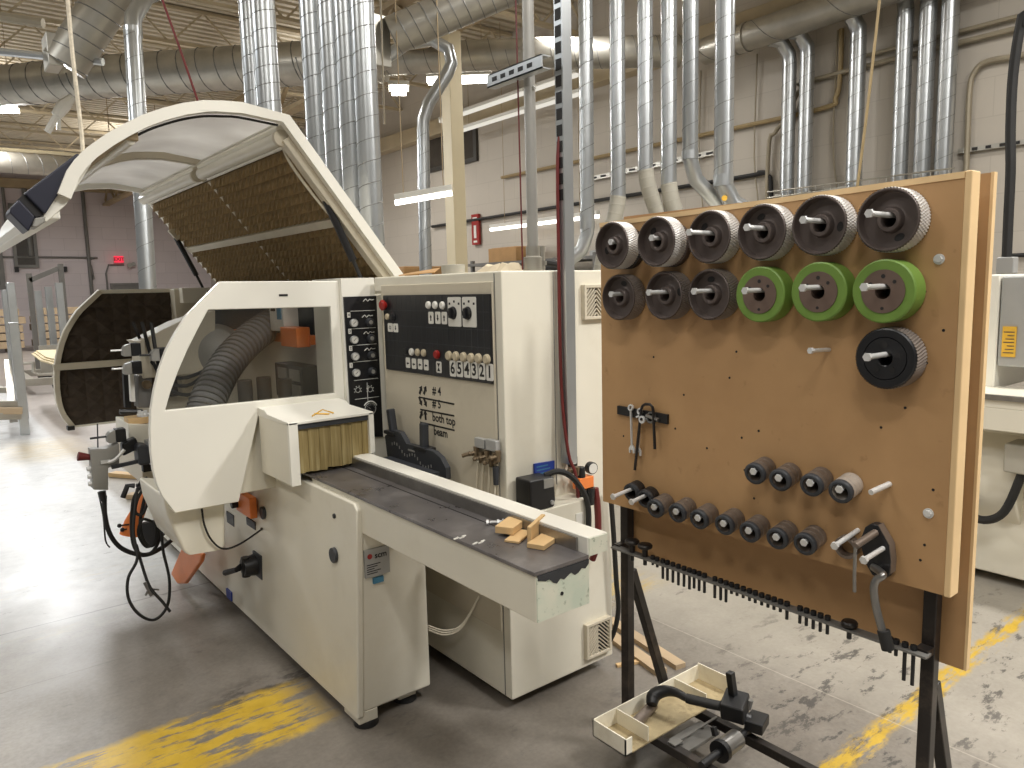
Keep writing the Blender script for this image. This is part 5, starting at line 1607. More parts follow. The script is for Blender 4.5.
# ---- bolts hanging through the bar
def hang_bolt(L):
    r_ = empty('hanging_screw', (0, 0, 0), '', 'bolt', 'black bolts hanging in the steel bar')
    MB().lathe([(0, .0105), (.0035, .0105), (.0035, .007), (.0038, .0115), (.0068, .0115), (.0072, .0105), (.0072, .0005), (0, .0005)], (0, 0, 0), (0, 0, 1), 14).build('socket_head', M['black'], r_)
    MB().cyl((0, 0, .001), (0, 0, -L), .0045, .0042, 10).build('shank', M['black'], r_)
    return r_
BYS = [1.487, 1.469, 1.447, 1.429, 1.408, 1.387, 1.366, 1.346, 1.329, 1.311, 1.292, 1.256, 1.236, 1.218, 1.2, 1.182, 1.162, 1.142, 1.124, 1.104, 1.085, 1.067, 1.048, 1.029, .992, .974, .955, .936, .917, .763, .749, .729, .710]
BLN = [.018, .02, .05, .05, .05, .052, .05, .052, .044, .046, .046, .05, .05, .05, .02, .02, .02, .022, .022, .022, .022, .022, .022, .036, .034, .034, .036, .036, .036, .026, .028, .080, .084]
ORD = ['first', 'second', 'third', 'fourth', 'fifth', 'sixth', 'seventh', 'eighth', 'ninth', 'tenth', 'eleventh', 'twelfth', 'thirteenth', 'fourteenth', 'fifteenth', 'sixteenth', 'seventeenth', 'eighteenth', 'nineteenth', 'twentieth', 'twenty-first', 'twenty-second', 'twenty-third', 'twenty-fourth', 'twenty-fifth', 'twenty-sixth', 'twenty-seventh', 'twenty-eighth', 'twenty-ninth', 'thirtieth']
made = {}
for i, (y, L) in enumerate(zip([v * .986 for v in BYS], BLN)):
    if L in made:
        o = copy_tree(made[L])
    else:
        o = made[L] = hang_bolt(L)
    o.location = (1.686, y, .717)
    if i < 29:
        size = 'long' if L > .04 else 'stubby' if L < .03 else 'medium'
        o['label'] = '%s black bolt hanging in the steel bar, %s along from the mushroom knobs' % (size, ORD[i])
    else:
        o['label'] = ['stubby black bolt in the steel bar just past the crank grip', 'stubby black bolt beside the two longest bolts in the steel bar', 'longest black bolt but one, next to the stand post', 'very long black bolt at the end of the steel bar by the post'][i - 29]
rs = MB()
for y in (1.30 - .027, 1.01):
    rs.cyl((1.686, y, .714), (1.686, y, .7185), .006, .006, 10)
rs.build('bar_rivet', M['steel'], brr)
def knob(y, r, label, up=.026):
    k = empty('mushroom_knob', (1.686, y, .717), label, 'knob', 'round headed knobs in the steel bar')
    MB().lathe([(0, up + .016), (r * .85, up + .014), (r, up + .010), (r, up + .004), (r * .8, up), (.009, up - .002), (.009, .0005), (0, .0005)], (1.686, y, .717), (0, 0, 1), 26).build('head', M['blackpaint'], k)
    MB().cyl((1.686, y, .718), (1.686, y, .69), .006, .006, 10).build('shank', M['black'], k)
knob((1.686, 1.5503, 0.7594)[1], .023, 'round black knob at the cabinet end of the steel bar over the post')
knob((1.686, 1.4976, 0.7518)[1], .023, 'round black knob between the other knob and the first bolts')
knob(.849, .019, 'flat round-headed black screw alone between the bolts in the steel bar', .003)

# ---- tray on the bottom rails
tr_ = empty('parts_tray', (1.85, 1.55, .105), 'worn white divided tray lying across the bottom rails of the tool stand', 'tray')
TX0, TX1, TY0, TY1, TZ0, TZ1 = 1.550, 2.082, 1.456, 1.597, .1305, .187
MB().box(TX0, TX1, TY0, TY1, TZ0, TZ0 + .004).build('tray_floor', M['trayfloor'], tr_)
MB().box(TX0, TX1, TY1 - .004, TY1, TZ0, TZ1).build('side_wall', M['traywhite'], tr_)
MB().box(TX0, TX0 + .004, TY0, TY1, TZ0, TZ1).build('end_wall', M['traywhite'], tr_)
MB().box(TX1 - .004, TX1, TY0, TY1, TZ0, TZ1 + .006).build('end_wall', M['traywhite'], tr_)
MB().box(TX0, TX0 + .03, TY0, TY0 + .004, TZ0, TZ1 - .003).build('front_lip', M['traywhite'], tr_)
for x in (1.655, 1.945):
    MB().box(x, x + .004, TY0 + .004, TY1 - .004, TZ0, TZ1 - .004).build('divider', M['traywhite'], tr_)
mp_ = MB().box(1.73, 1.90, 1.37, 1.45, .1, .112).cyl((1.75, 1.41, .112), (1.75, 1.41, .118), .01, .01, 6).cyl((1.87, 1.42, .112), (1.87, 1.42, .118), .01, .01, 6).box(1.70, 1.74, 1.39, 1.42, .1302, .136).box(1.70, 1.93, 1.40, 1.41, .1302, .1345)
tag(mp_.build('steel_plate', M['midgrey'], bev=.002), 'dark steel plate slung between the rails beneath the tray edge', 'plate')
# ---- shaft with bright collar resting on the rails
sf = empty('collared_shaft', (1.82, 1.28, .13), 'black steel shaft with bright collar resting across the bottom rails', 'shaft')
MB().cyl((1.675, 1.271, .1425), (1.965, 1.289, .1425), .012, .012, 18).build('shaft', M['black'], sf)
MB().lathe([(.012, 0), (.030, 0), (.030, .075), (.012, .075), (.012, 0)], (1.790, 1.278, .1425), (.33, .02, 0), 28).build('bright_collar', M['steel'], sf)
MB().lathe([(.012, 0), (.034, 0), (.034, .016), (.012, .016), (.012, 0)], (1.768, 1.2767, .1425), (.33, .02, 0), 28).build('dark_flange', M['black'], sf)
MB().bar((1.80, 1.315, .165), (1.80, 1.322, .19), .014, .014, up=(1, 0, 0)).build('set_screw', M['black'], sf)
# ---- black clamp tool leaning from the rail into the tray
ct_ = empty('clamp_tool', (1.93, 1.33, .13), 'black clamp tool with square upright bar reaching into the white tray', 'tool')
MB().obox((1.925, 1.332, .206), (.044, .018, .006), (-.012, .036, 0), (-.004, 0, .028)).build('head_block', M['black'], ct_, bev=.006)
MB().bar((1.935, 1.345, .225), (1.925, 1.352, .312), .022, .022, up=(0, 1, 0)).build('square_bar', M['panelblack'], ct_, bev=.002)
MB().cyl((1.96, 1.31, .195), (1.965, 1.305, .225), .012, .012, 10).build('block_bolt', M['midgrey'], ct_)
MB().tube([(1.895, 1.345, .208), (1.866, 1.39, .211), (1.832, 1.452, .215)], .0155, 14).build('grip', M['rubber'], ct_)
MB().tube([(1.832, 1.450, .215), (1.826, 1.485, .221), (1.82, 1.515, .217), (1.805, 1.54, .208), (1.785, 1.55, .196), (1.765, 1.54, .18)], [.012, .014, .017, .021, .023, .018], 12, smooth=5).build('hook', M['black'], ct_)
MB().obox((1.955, 1.272, .166), (.038, .012, 0), (-.008, .028, 0), (0, 0, .018)).build('lower_link', M['black'], ct_, bev=.005)
MB().cyl((1.93, 1.315, .18), (1.945, 1.29, .172), .02, .018, 14).build('pivot', M['black'], ct_)
tb = MB().cyl((1.672, 1.53, .1525), (1.80, 1.565, .1525), .0175, .0175, 16)
tag(tb.build('short_tube', M['sleeve']), 'short grey tube lying in the tray under the hook of the black tool', 'tube')
# ---- boards on the floor behind the stand
for k, (c0, c1, w_, lab) in enumerate((((2.275, 2.25), (2.19, 1.86), .055, 'long pale board on the floor nearest the electrical cabinet'), ((2.375, 2.33), (2.285, 1.84), .05, 'second pale board on the floor just beyond the first'))):
    o = MB().bar((c0[0], c0[1], .010), (c1[0], c1[1], .010), w_, .02).build('floor_board', M['lumber'])
    tag(o, lab, 'board', None)
o = MB().bar((2.10, 2.02, .006), (2.20, 1.98, .006), .02, .01).build('wood_stick', M['wood'])
tag(o, 'small pale stick on the floor at the corner of the electrical cabinet', 'stick')

# ================================================================== EXTRACTION PIPES AND DUCTS
def duct(name, label, cat, pts, r, smooth=0, pitch=.17, mt='galv', group=None, n=20, seam=True, flex=None, collar=()):
    root = empty(name, pts[-1], label, cat, group)
    MB().tube(pts, r, n, smooth=smooth).build('pipe', M[mt], root)
    if seam:
        # raised spiral lock seam along the straight runs
        s = MB()
        for a, b_ in zip(pts[:-1], pts[1:]):
            a, b_ = V(a), V(b_)
            L = (b_ - a).length
            if L < pitch * 2.2:
                continue
            u, w_, d = basis(b_ - a)
            turns = L / pitch
            m_ = int(turns * 14)
            hp = []
            for k in range(m_ + 1):
                t = 2 * PI * turns * k / m_
                hp.append(a + d * (L * k / m_) + u * (r * 1.012 * math.cos(t)) + w_ * (r * 1.012 * math.sin(t)))
            s.tube(hp, max(.0022, r * .032), 4)
        if s.v:
            s.build('lock_seam', M['seam'], root)
    for (p, d, L) in collar:
        p, d = V(p), V(d).normalized()
        MB().cyl(p - d * L / 2, p + d * L / 2, r * 1.06, r * 1.06, n).build('collar', M[mt], root)
    if flex:
        fp, fr = flex
        f = MB().tube(fp, fr, n, smooth=8).build('flexible_end', M['flex'], root)
        c_ = MB().tube(fp, .01, 4, smooth=8)
        cen_ = [V(tuple(sum(q) / 4 for q in zip(*c_.v[i * 4:i * 4 + 4]))) for i in range(len(c_.v) // 4)]
        rr = MB()
        for i in range(1, len(cen_) - 1, 3):
            rr.lathe([(fr * .99, -.008), (fr * 1.02, -.004), (fr * 1.02, .004), (fr * .99, .008)], cen_[i], (cen_[i + 1] - cen_[i - 1]), n)
        rr.build('hose_wire', M['flex'], f)
    return root
# four and two risers from the rear of the moulder
rise = [(1.98, (1.98, 5.2928, 3.4033)[1], .074, 'galvanised riser furthest along the moulder, half hidden behind its neighbour'), (2.00, (2, 5.1114, 3.3565)[1], .080, 'thick galvanised riser beside the furthest one of the moulder'),
        (2.00, (2, 4.3531, 3.1448)[1], .073, 'galvanised riser first of the four standing close together'), (2.00, (2, 4.1159, 3.0786)[1], .070, 'galvanised riser second of the four standing close together'),
        (2.00, (2, 3.9205, 3.0241)[1], .067, 'galvanised riser third of the four standing close together'), (2.01, (2.01, 3.7566, 2.9802)[1], .064, 'galvanised riser nearest the electrical cabinet of the four close together')]
for (x, y, r, lab) in rise:
    duct('extraction_riser', lab, 'pipe', [(x, y, 6.16), (x, y, 1.62)], r, group='extraction risers on the moulder', pitch=.115, collar=(((x, y, 1.64), (0, 0, 1), .1),))
# single thin riser beyond the hood
duct('extraction_riser', 'thin galvanised riser with bent top beyond the raised hood', 'pipe', [(2.15, 7.9, 4.45), (1.86, 7.45, 4.18), (1.72, 7.34, 3.95), (1.70, 7.33, 3.8), (1.60, 7.18, 1.1)], .072, pitch=.2, collar=(((1.705, 7.335, 3.82), (0, 0, 1), .08),))
for (x, y, lab) in ((2.55, 8.0, 'thin grey pipe first in the row seen through the hood opening'), (2.75, 8.0, 'thin grey pipe second in the row seen through the hood opening'), (3.0, 8.05, 'bright thin pipe third in the row seen through the hood opening')):
    duct('thin_pipe', lab, 'pipe', [(x, y, 3.2), (x, y, .0)], .055, pitch=.25)
# six risers behind the tool board
mids = [((3.80, 3.89), .050, None, 'galvanised riser nearest the strut channel, bending away at its foot'),
        ((3.96, 3.76), .053, 2.15, 'galvanised riser with short hose end leaning towards the strut channel'),
        ((4.11, 3.64), .053, 2.33, 'galvanised riser with the longest hose end, between two others'),
        ((4.24, 3.54), .054, 2.23, 'galvanised riser with straight hose end beside the swept bends'),
        ((4.36, 3.45), .054, None, 'galvanised riser whose long swept bend starts highest'),
        ((4.54, 3.30), .066, None, 'thickest galvanised riser with a yellow tag on its bend')]
for i, ((x, y), r, zf, lab) in enumerate(mids):
    kw = dict(group='extraction risers behind the tool board', pitch=.14)
    if zf:
        dx, dy = [(0, 0), (-.05, .07), (.10, -.03), (.08, -.05)][i]
        duct('extraction_riser', lab, 'pipe', [(x, y, 6.16), (x, y, zf)], r, flex=([(x, y, zf + .02), (x + dx * .3, y + dy * .3, zf - .12), (x + dx, y + dy, zf - .3), (x + dx * 1.5, y + dy * 1.5, zf - .5)], r * 1.06), **kw)
    elif i == 0:
        duct('extraction_riser', lab, 'pipe', [(x, y, 6.16), (x - .02, y, 1.92), (x - .05, y + .03, 1.80), (x - .15, y + .12, 1.70), (x - .32, y + .28, 1.60)], r, collar=(((x - .02, y, 2.0), (0, 0, 1), .1),), **kw)
    elif i == 4:
        duct('extraction_riser', lab, 'pipe', [(x, y, 6.16), (x, y, 2.42), (x + .05, y - .01, 2.28), (x + .28, y - .04, 2.11), (x + .52, y - .10, 1.97), (x + .62, y - .12, 1.80), (x + .63, y - .12, 1.562)], r, collar=(((x, y, 2.44), (0, 0, 1), .06),), **kw)
    else:
        o = duct('extraction_riser', lab, 'pipe', [(x, y, 6.16), (x, y, 2.24), (x + .06, y - .04, 2.10), (x + .22, y - .14, 2.0), (x + .38, y - .28, 1.90), (x + .42, y - .30, 1.75), (x + .42, y - .30, 1.562)], r, collar=(((x, y, 2.26), (0, 0, 1), .08),), **kw)
        MB().cyl((x - .055, y - .05, 2.13), (x - .06, y - .055, 2.13), .02, .02, 10).build('yellow_tag', M['yellow'], o)
# machine those hoses serve, mostly hidden behind the tool board
bm_ = empty('rear_machine', (4.75, 3.4, 0), 'cream machine behind the tool board that the grey hoses run down to', 'machine')
MB().box(4.25, 5.4, 2.6, 4.4, 0, 1.42).build('body', M['cream'], bm_, bev=.02)
MB().box(4.35, 5.3, 2.7, 4.3, 1.42, 1.56).build('top_cover', M['cream'], bm_, bev=.02)
# six drops along the block wall with the main duct over them
drops = [(5.43, .085, 4.42, 'first wall pipe of the close pair, by the collared end of the wall duct'), (5.19, .085, 4.45, 'second wall pipe of the close pair, next to the lone wall pipe'), (4.56, .09, 4.5, 'wall pipe standing alone between the close pair and the group of three'),
         (4.04, .085, None, 'wall pipe first of the three nearest together beside the yellow cord'), (3.80, .085, None, 'wall pipe in the middle of the three nearest together'), (3.58, .085, None, 'wall pipe nearest the tall bent conduit on the block wall')]
for (y, r, zt, lab) in drops:
    if zt:
        duct('wall_pipe', lab, 'pipe', [(8.55, y + .12, zt + .08), (8.68, y + .05, zt + .05), (8.78, y, zt - .10), (8.79, y, zt - .2), (8.79, y, .4)], r, group='pipes down the block wall', pitch=.2)
    else:
        duct('wall_pipe', lab, 'pipe', [(8.55, y + .1, 4.72), (8.75, y, 4.66), (8.79, y, 4.45), (8.79, y, .4)], r, group='pipes down the block wall', pitch=.2)
wd = duct('wall_duct', 'wide galvanised duct running along the block wall above its pipes', 'duct', [(8.45, 6.45, 4.56), (8.5, 2.5, 4.66)], .17, pitch=.9, mt='galvdull', collar=(((8.45, 5.98, 4.57), (0, 1, 0), .08), ((8.45, 5.82, 4.572), (0, 1, 0), .05)))
cl_ = MB()
for z in (2.60,):
    for dz in (0, .07):
        cl_.tube([(8.62, 5.6, z + dz), (8.62, 3.4, z + dz)], .01, 6)
    for k in range(23):
        cl_.tube([(8.62, 3.45 + k * .093, z), (8.62, 3.45 + k * .093, z + .07)], .006, 5)
    for k in (3.5, 4.5, 5.5):
        cl_.tube([(8.62, k, z), (8.98, k, z)], .008, 5)
tag(cl_.build('cable_tray', M['galvdull']), 'wire cable tray running in front of the wall pipes', 'cable tray')
# main ducts under the roof
md = duct('main_duct', 'wide galvanised main duct crossing under the roof towards the block wall', 'duct', [(.75, 14.6, 4.72), (2.2, 12.76, 4.72), (4.57, 10.31, 4.72), (5.4, 9.5, 4.71)], .29, pitch=.28, mt='galvdull', n=28, collar=(((4.95, 9.94, 4.71), (-.7, .68, 0), .1), ((5.3, 9.6, 4.71), (-.7, .68, 0), .1)))
md2 = duct('main_duct', 'narrower continuation of the main duct between the cream column and the block wall', 'duct', [(5.4, 9.5, 4.70), (6.6, 8.3, 4.68), (7.6, 7.3, 4.62), (8.22, 6.66, 4.58)], .20, pitch=.3, mt='galvdull', n=26)
d2_ = duct('branch_duct', 'wide duct dropping diagonally under the roof above the raised hood', 'duct', [(1.30, 8.25, 3.70), (1.98, 7.95, 4.75), (2.6, 7.5, 5.6)], .19, pitch=.14, mt='galvdull', n=24)
MB().box(1.16, 1.28, 8.14, 8.44, 3.66, 3.95).build('end_box', M['galvdull'], d2_, bev=.01)
ring = MB()
ring.lathe([(.20, -.012), (.215, -.012), (.215, .012), (.20, .012), (.20, -.012)], (1.78, 8.03, 4.45), (.68, -.3, 1.05), 24)
ring.build('hanger_ring', M['ink'], d2_)
d3_ = duct('branch_duct', 'wide duct rising from a grey box behind the cream column', 'duct', [(3.72, 6.40, 3.90), (4.6, 5.75, 4.32), (5.4, 5.1, 4.75)], .17, pitch=.12, mt='galvdull', n=24)
MB().box(3.38, 3.72, 6.42, 6.80, 3.62, 4.08).build('end_box', M['galvdull'], d3_, bev=.01)
duct('hooked_pipe', 'galvanised pipe with hooked top beside the cream column', 'pipe', [(4.20, 7.35, 4.02), (4.38, 7.25, 4.16), (4.60, 7.08, 4.20), (4.74, 6.97, 4.10), (4.76, 6.95, 3.95), (4.72, 6.97, 3.85), (4.50, 7.03, 3.52), (4.44, 7.05, 3.35), (4.43, 7.05, 3.2), (4.28, 6.93, 0)], .068, pitch=.2, n=16)
t_ = MB().tube([(.2, 9.2, 3.95), (1.35, 8.3, 3.78), (1.6, 8.1, 3.74)], .035, 8)
tag(t_.build('support_rail', M['galv']), 'pale support rail under the diagonal branch duct end', 'rail')
t_ = MB().tube([(-.5, 9.6, 4.42), (1.2, 8.5, 4.12)], .045, 8)
tag(t_.build('support_pipe', M['conduit']), 'cream horizontal pipe leading to the diagonal branch duct', 'pipe')
t_ = duct('low_duct', 'distant spiral duct low under the roof beyond the raised hood', 'duct', [(-2, 18.5, 4.35), (7.0, 20.5, 4.55)], .22, pitch=.3, mt='galvdull')
ld_ = t_
for q in ((1.0, 19.16, 4.55), (5.0, 20.05, 4.7)):
    MB().cyl(q, (q[0], q[1], 6.17), .01, .01, 6).build('hanger_rod', M['girder'], ld_)
t_ = MB().tube([(-2, 15.2, 3.98), (2.2, 15.2, 4.03), (4.6, 15.2, 4.0)], .03, 6).tube([(.4, 15.2, 4.0), (.95, 15.2, 4.6)], .03, 6)
t_ = t_.build('sprinkler_pipe', M['column'])
sp_ = t_
tag(t_, 'cream sprinkler pipe hung below the roof joists', 'pipe')
wrp = MB().tube([(2.02, 12.4, 4.3653), (1.8978, 12.4, 4.2281), (1.8, 12.4, 4.0816)], [.05, .09, .07], 8).tube([(1.8146, 12.4, 4.1102), (1.6717, 12.4, 3.8524)], .045, 8).tube([(1.8293, 12.4, 4.1389), (1.8136, 12.4, 3.8943)], .03, 6)
tag(wrp.build('wrapped_bracket', M['label']), 'pale cloth wrapped bracket hanging beneath the main duct', 'bracket')
t_ = MB().tube([(4.0, 6.2, 4.75), (4.45, 6.0, 4.62), (4.65, 5.8, 4.66), (5.1, 5.3, 4.9)], .02, 6)
tag(t_.build('black_conduit', M['ink']), 'thin black conduit above the duct by the cream column', 'conduit')
for (root, pts_) in ((md, ((2.2, 12.76, 4.9), (4.57, 10.31, 4.9))), (md2, ((6.0, 8.9, 4.85), (7.4, 7.5, 4.8))), (d2_, ((1.9, 7.97, 4.75),)), (d3_, ((4.2, 6.04, 4.25), (5.1, 5.35, 4.7))), (sp_, ((.2, 15.2, 4.0), (3.0, 15.2, 4.0)))):
    for q in pts_:
        MB().cyl(q, (q[0], q[1], 6.17), .008, .008, 6).build('hanger_rod', M['girder'], root)
# cords and hoses
rp_ = MB().tube([(0.5205, 3.1, 2.7757), (0.5189, 3.1, 2.5864), (0.5174, 3.1, 2.4304), (0.5196, 3.1, 2.2625), (0.5224, 3.1, 2.1331), (0.5205, 3.1, 2.057)], .0075, 6, smooth=3)
rt = empty('hoist_rope', (.50, 3.1, 2.1), 'twisted white rope hanging from the roof to the raised hood', 'rope')
rp_.build('rope', M['rope'], rt)
rc = MB().tube([(1.0466, 4.2, 3.2956), (1.1232, 4.2, 3.0408), (1.1876, 4.2, 2.8261), (1.2653, 4.2, 2.5498)], .006, 6)
tag(rc.build('hoist_line', M['darkred']), 'thin red cord slanting down to the raised hood', 'cord')
wr = MB().tube([(.6, 9.0, 5.5), (.6, 9.0, 2.5)], .006, 5)
tag(wr.build('hanging_wire', M['rope']), 'thin hanging wire in the aisle beyond the white rope', 'wire')
wr = MB().tube([(3.2, 5.6, 5.6), (3.15, 5.6, 2.9)], .008, 5)
tag(wr.build('hanging_wire', M['conduit']), 'thin hanging wire in front of the hooked pipe', 'wire')
wr = MB().tube([(1.77, 2.17, 3.4), (1.77, 2.17, 2.6), (1.768, 2.166, 2.25), (1.77, 2.165, 1.611)], .003, 6)
tag(wr.build('red_wire', M['darkred']), 'thin dark red wire hanging beside the steel conduit pipe', 'wire')
wr = MB().tube([(6.72, 3.2, 5.6), (6.5, 3.2, 3.9), (6.38, 3.22, 2.9), (6.3, 3.25, 2.2)], .013, 6, smooth=4)
tag(wr.build('yellow_cord', M['yellowpipe']), 'yellow cord hanging in front of the wall pipes', 'cord')
wr = MB().tube([(3.84, 1.05, 6.17), (3.84, 1.2224, 2.9384), (3.84, 1.2725, 2.6547), (3.84, 1.2945, 2.4341), (3.84, 1.2938, 2.2029), (3.84, 1.2835, 2.0095), (3.84, 1.281, 1.8147), (3.84, 1.278, 1.6083)], .021, 10, smooth=6)
rh_ = empty('vacuum_hose', (3.84, 1.225, 1.6), 'thick black hose hanging down to the white machine beyond the board', 'hose')
wr.build('hose', M['rubber'], rh_)
MB().box(3.81, 3.87, 1.24, 1.31, 1.555, 1.63).build('hose_cuff', M['silver'], rh_, bev=.006)

# ================================================================== LIGHT FITTINGS
def fitting(name, label, p0, p1, w_, h, group=None, mt='tube'):
    r_ = empty(name, ((V(p0) + V(p1)) / 2), label, 'light', group)
    p0, p1 = V(p0), V(p1)
    MB().bar(p0 + V((0, 0, h)), p1 + V((0, 0, h)), w_, h).build('housing', M['label'], r_, bev=.004)
    MB().bar(p0, p1, w_ * .7, h * .8).build('tube', M[mt], r_)
    for u in (.15, .85):
        q = p0.lerp(p1, u)
        MB().cyl((q.x, q.y, q.z + h), (q.x, q.y, 6.17), .005, .005, 6).build('hanger_rod', M['girder'], r_)
    return r_
fitting('hall_light', 'hanging fluorescent light glowing in front of the hooked pipe', (3.61, 6.28, 2.36), (4.04, 5.96, 2.44), .10, .05, 'hanging tube lights')
fitting('hall_light', 'glowing end of a second hanging light beside the risers', (3.42, 6.75, 2.36), (3.53, 6.65, 2.38), .10, .05, 'hanging tube lights')
fitting('bench_light', 'long fluorescent light over the benches along the block wall', (8.5, 11.3, 2.62), (8.5, 8.5, 2.62), .08, .06)
fitting('roof_light', 'bright roof light between the hooked pipe and the main duct', (6.75, 8.85, 4.50), (6.05, 9.45, 4.50), .30, .06, 'roof lights', 'lampglow')
fitting('roof_light', 'small bright roof light beside the hook of the hooked pipe', (5.75, 9.75, 4.45), (5.95, 10.1, 4.45), .30, .06, 'roof lights', 'lampglow')
fitting('roof_light', 'very bright roof light at the open aisle below the main duct', (1.10, 14.6, 4.52), (1.55, 14.4, 4.52), .35, .08, 'roof lights', 'lampglow')
fitting('strip_light', 'long pale light strip along the head of the block wall', (8.2, 12.4, 4.72), (8.2, 8.6, 4.72), .12, .05, None, 'striplight')
fitting('strip_light', 'second pale light strip just below the upper strip', (8.45, 12.4, 4.52), (8.45, 8.6, 4.52), .10, .05, None, 'striplight')
ex = empty('exit_sign', (5.81, 29.7, 2.88), 'small red illuminated exit sign on the far wall', 'sign')
MB().box(5.66, 5.96, 29.72, 29.80, 2.77, 3.0).build('sign_face', M['exitred'], ex, bev=.01)
t = MB()
add_text(t, 'EXIT', .165, (5.81, 29.712, 2.88), (1, 0, 0), (0, 0, 1), bold=True)
t.build('lettering', M['red'], ex)
MB().cyl((6.15, 29.8, 2.68), (6.15, 29.75, 2.68), .09, .09, 12).cyl((6.28, 29.8, 2.72), (6.28, 29.75, 2.72), .07, .07, 12).build('emergency_lamp', M['grey'], ex)
for (x, z, lab) in ((2.75, 2.55, 'small black wall box on the far wall nearer the aisle'), (4.15, 2.55, 'small black wall box on the far wall nearer the exit sign')):
    tag(MB().box(x - .06, x + .06, 29.88, 29.99, z - .09, z + .09).build('wall_box', M['ink'], bev=.01), lab, 'box')
fs_ = empty('fire_sign', (8.9, 12.4, 2.6), 'small red fire extinguisher sign on the block wall beside the cream column', 'sign')
MB().box(8.93, 8.98, 12.28, 12.52, 2.42, 3.02).build('sign_panel', M['red'], fs_)
t = MB()
t.box(8.925, 8.931, 12.36, 12.44, 2.55, 2.80).box(8.925, 8.931, 12.34, 12.46, 2.46, 2.50).box(8.925, 8.931, 12.33, 12.47, 2.90, 2.96)
t.build('pictogram', M['whiteink'], fs_)

# ================================================================== RIGHT HAND MACHINE
rm = empty('white_machine', (4.7, 1.3, 0), 'white machine with long roller table seen past the end of the tool board', 'machine')
MB().box(4.20, 5.3, 1.42, 2.4, .98, 1.555).build('upper_cabinet', M['white'], rm, bev=.01)
MB().box(4.20, 5.3, .0, 1.415, 1.10, 1.545).build('side_cover', M['silver'], rm, bev=.01)
MB().box(3.90, 4.25, .55, 2.4, .935, .995).build('roller_table', M['cream'], rm, bev=.004)
MB().box(3.885, 3.905, .55, 2.4, .975, 1.0).build('table_rail', M['steel'], rm, bev=.002)
MB().box(3.90, 3.93, .55, 2.4, .83, .935).build('table_apron', M['cream'], rm, bev=.003)
MB().cyl((4.35, 1.95, .55), (4.35, 1.25, .55), .30, .30, 28).build('round_guard', M['cream'], rm, bev=.01)
MB().box(4.15, 5.2, 1.1, 2.3, .05, .83).build('base', M['cream'], rm, bev=.01)
MB().box(3.98, 4.2, 1.05, 1.29, .62, .76).build('drip_box', M['flex'], rm, bev=.01)
MB().cyl((4.05, 1.2, .76), (4.05, 1.2, .80), .03, .03, 12).build('box_cap', M['brass'], rm)
yl = MB().plate([(1.335, 1.15), (1.395, 1.15), (1.395, 1.30), (1.335, 1.30)], [], yz(4.192), 0, .007).build('yellow_label', M['yellow'], rm)
t = MB()
for k in range(7):
    t.box(4.1905, 4.1925, 1.342, 1.388 - (k % 3) * .008, 1.168 + k * .017, 1.173 + k * .017)
t.build('label_print', M['brass'], yl)
MB().box(4.17, 4.2, 1.18, 1.26, 1.18, 1.30).build('control_box', M['silver'], rm, bev=.006)
MB().plate([(1.20, 1.30), (1.27, 1.30), (1.27, 1.42), (1.20, 1.42)], [], yz(4.19), 0, .01).build('yellow_label', M['yellow'], rm)
MB().tube([(4.05, 1.5, .60), (4.02, 1.46, .42), (4.0, 1.38, .36), (4.0, 1.28, .42), (4.02, 1.22, .62)], .02, 10, smooth=6).build('hose_loop', M['rubber'], rm)

# ================================================================== LEFT HAND AISLE: racks, carts, lumber
def rack(name, label, posts, base):
    r_ = empty(name, base, label, 'cart', 'steel stock carts in the aisle')
    return r_
rk1 = empty('stock_rack', (1.0, 10.8, 0), 'nearest galvanised stock rack with tall uprights standing in the aisle', 'rack', 'steel stock carts in the aisle')
for (t_, b_, w_) in (((0.977, 11.6, 1.7684), (0.933, 11.6, 0.7658), .045), ((0.9841, 12.4, 1.6894), (0.9359, 12.4, 0.675), .05), ((0.8459, 10.2, 1.2919), (0.8255, 10.2, 0.1297), .045)):
    MB().box(t_[0] - w_, t_[0] + w_, t_[1] - w_, t_[1] + w_, 0, t_[2]).build('upright', M['galv'], rk1, bev=.005)
for (a, b_, h) in (((0.1069, 10.3, 0.4364), (0.8313, 10.2, 0.351), .09), ((0.1268, 10.9, 0.5112), (0.7632, 10.9, 0.468), .07), ((0.0891, 10, 0.3191), (0.8156, 10.15, 0.2306), .08), ((0.9156, 12.4, 0.7044), (0.7559, 10.3, 0.1732), .07)):
    MB().bar(a, b_, .08, h).build('cross_bar', M['galvdull'], rk1, bev=.004)
MB().bar((0.0984, 10.2, 0.3709), (0.8359, 10.1, 0.2919), .10, .07).build('wooden_bearer', M['lumber'], rk1)
rk2 = empty('stock_cart', (2.1, 15.0, 0), 'galvanised cart carrying pale sheets beyond the nearest rack', 'cart', 'steel stock carts in the aisle')
for (t_, yb) in (((1.8149, 16.6, 1.7073), .7), ((1.9423, 16.2, 1.7729), .7), ((2.0376, 15.6, 1.8323), .7)):
    MB().box(t_[0] - .055, t_[0] + .055, t_[1] - .055, t_[1] + .055, .40, t_[2]).build('upright', M['galv'], rk2, bev=.005)
ra, rb = V((1.2147, 14.5, 0.2051)), V((1.777, 14.5, 0.1664))
for dy in (0, 1.9):
    MB().bar(ra + V((0, dy, 0)), rb + V((.9, dy, 0)), .10, .12).build('side_rail', M['galvdull'], rk2, bev=.004)
for dx in (.15, 1.0):
    MB().bar(ra + V((dx, 0, 0)), ra + V((dx, 1.9, 0)), .10, .10).build('cross_rail', M['galvdull'], rk2, bev=.004)
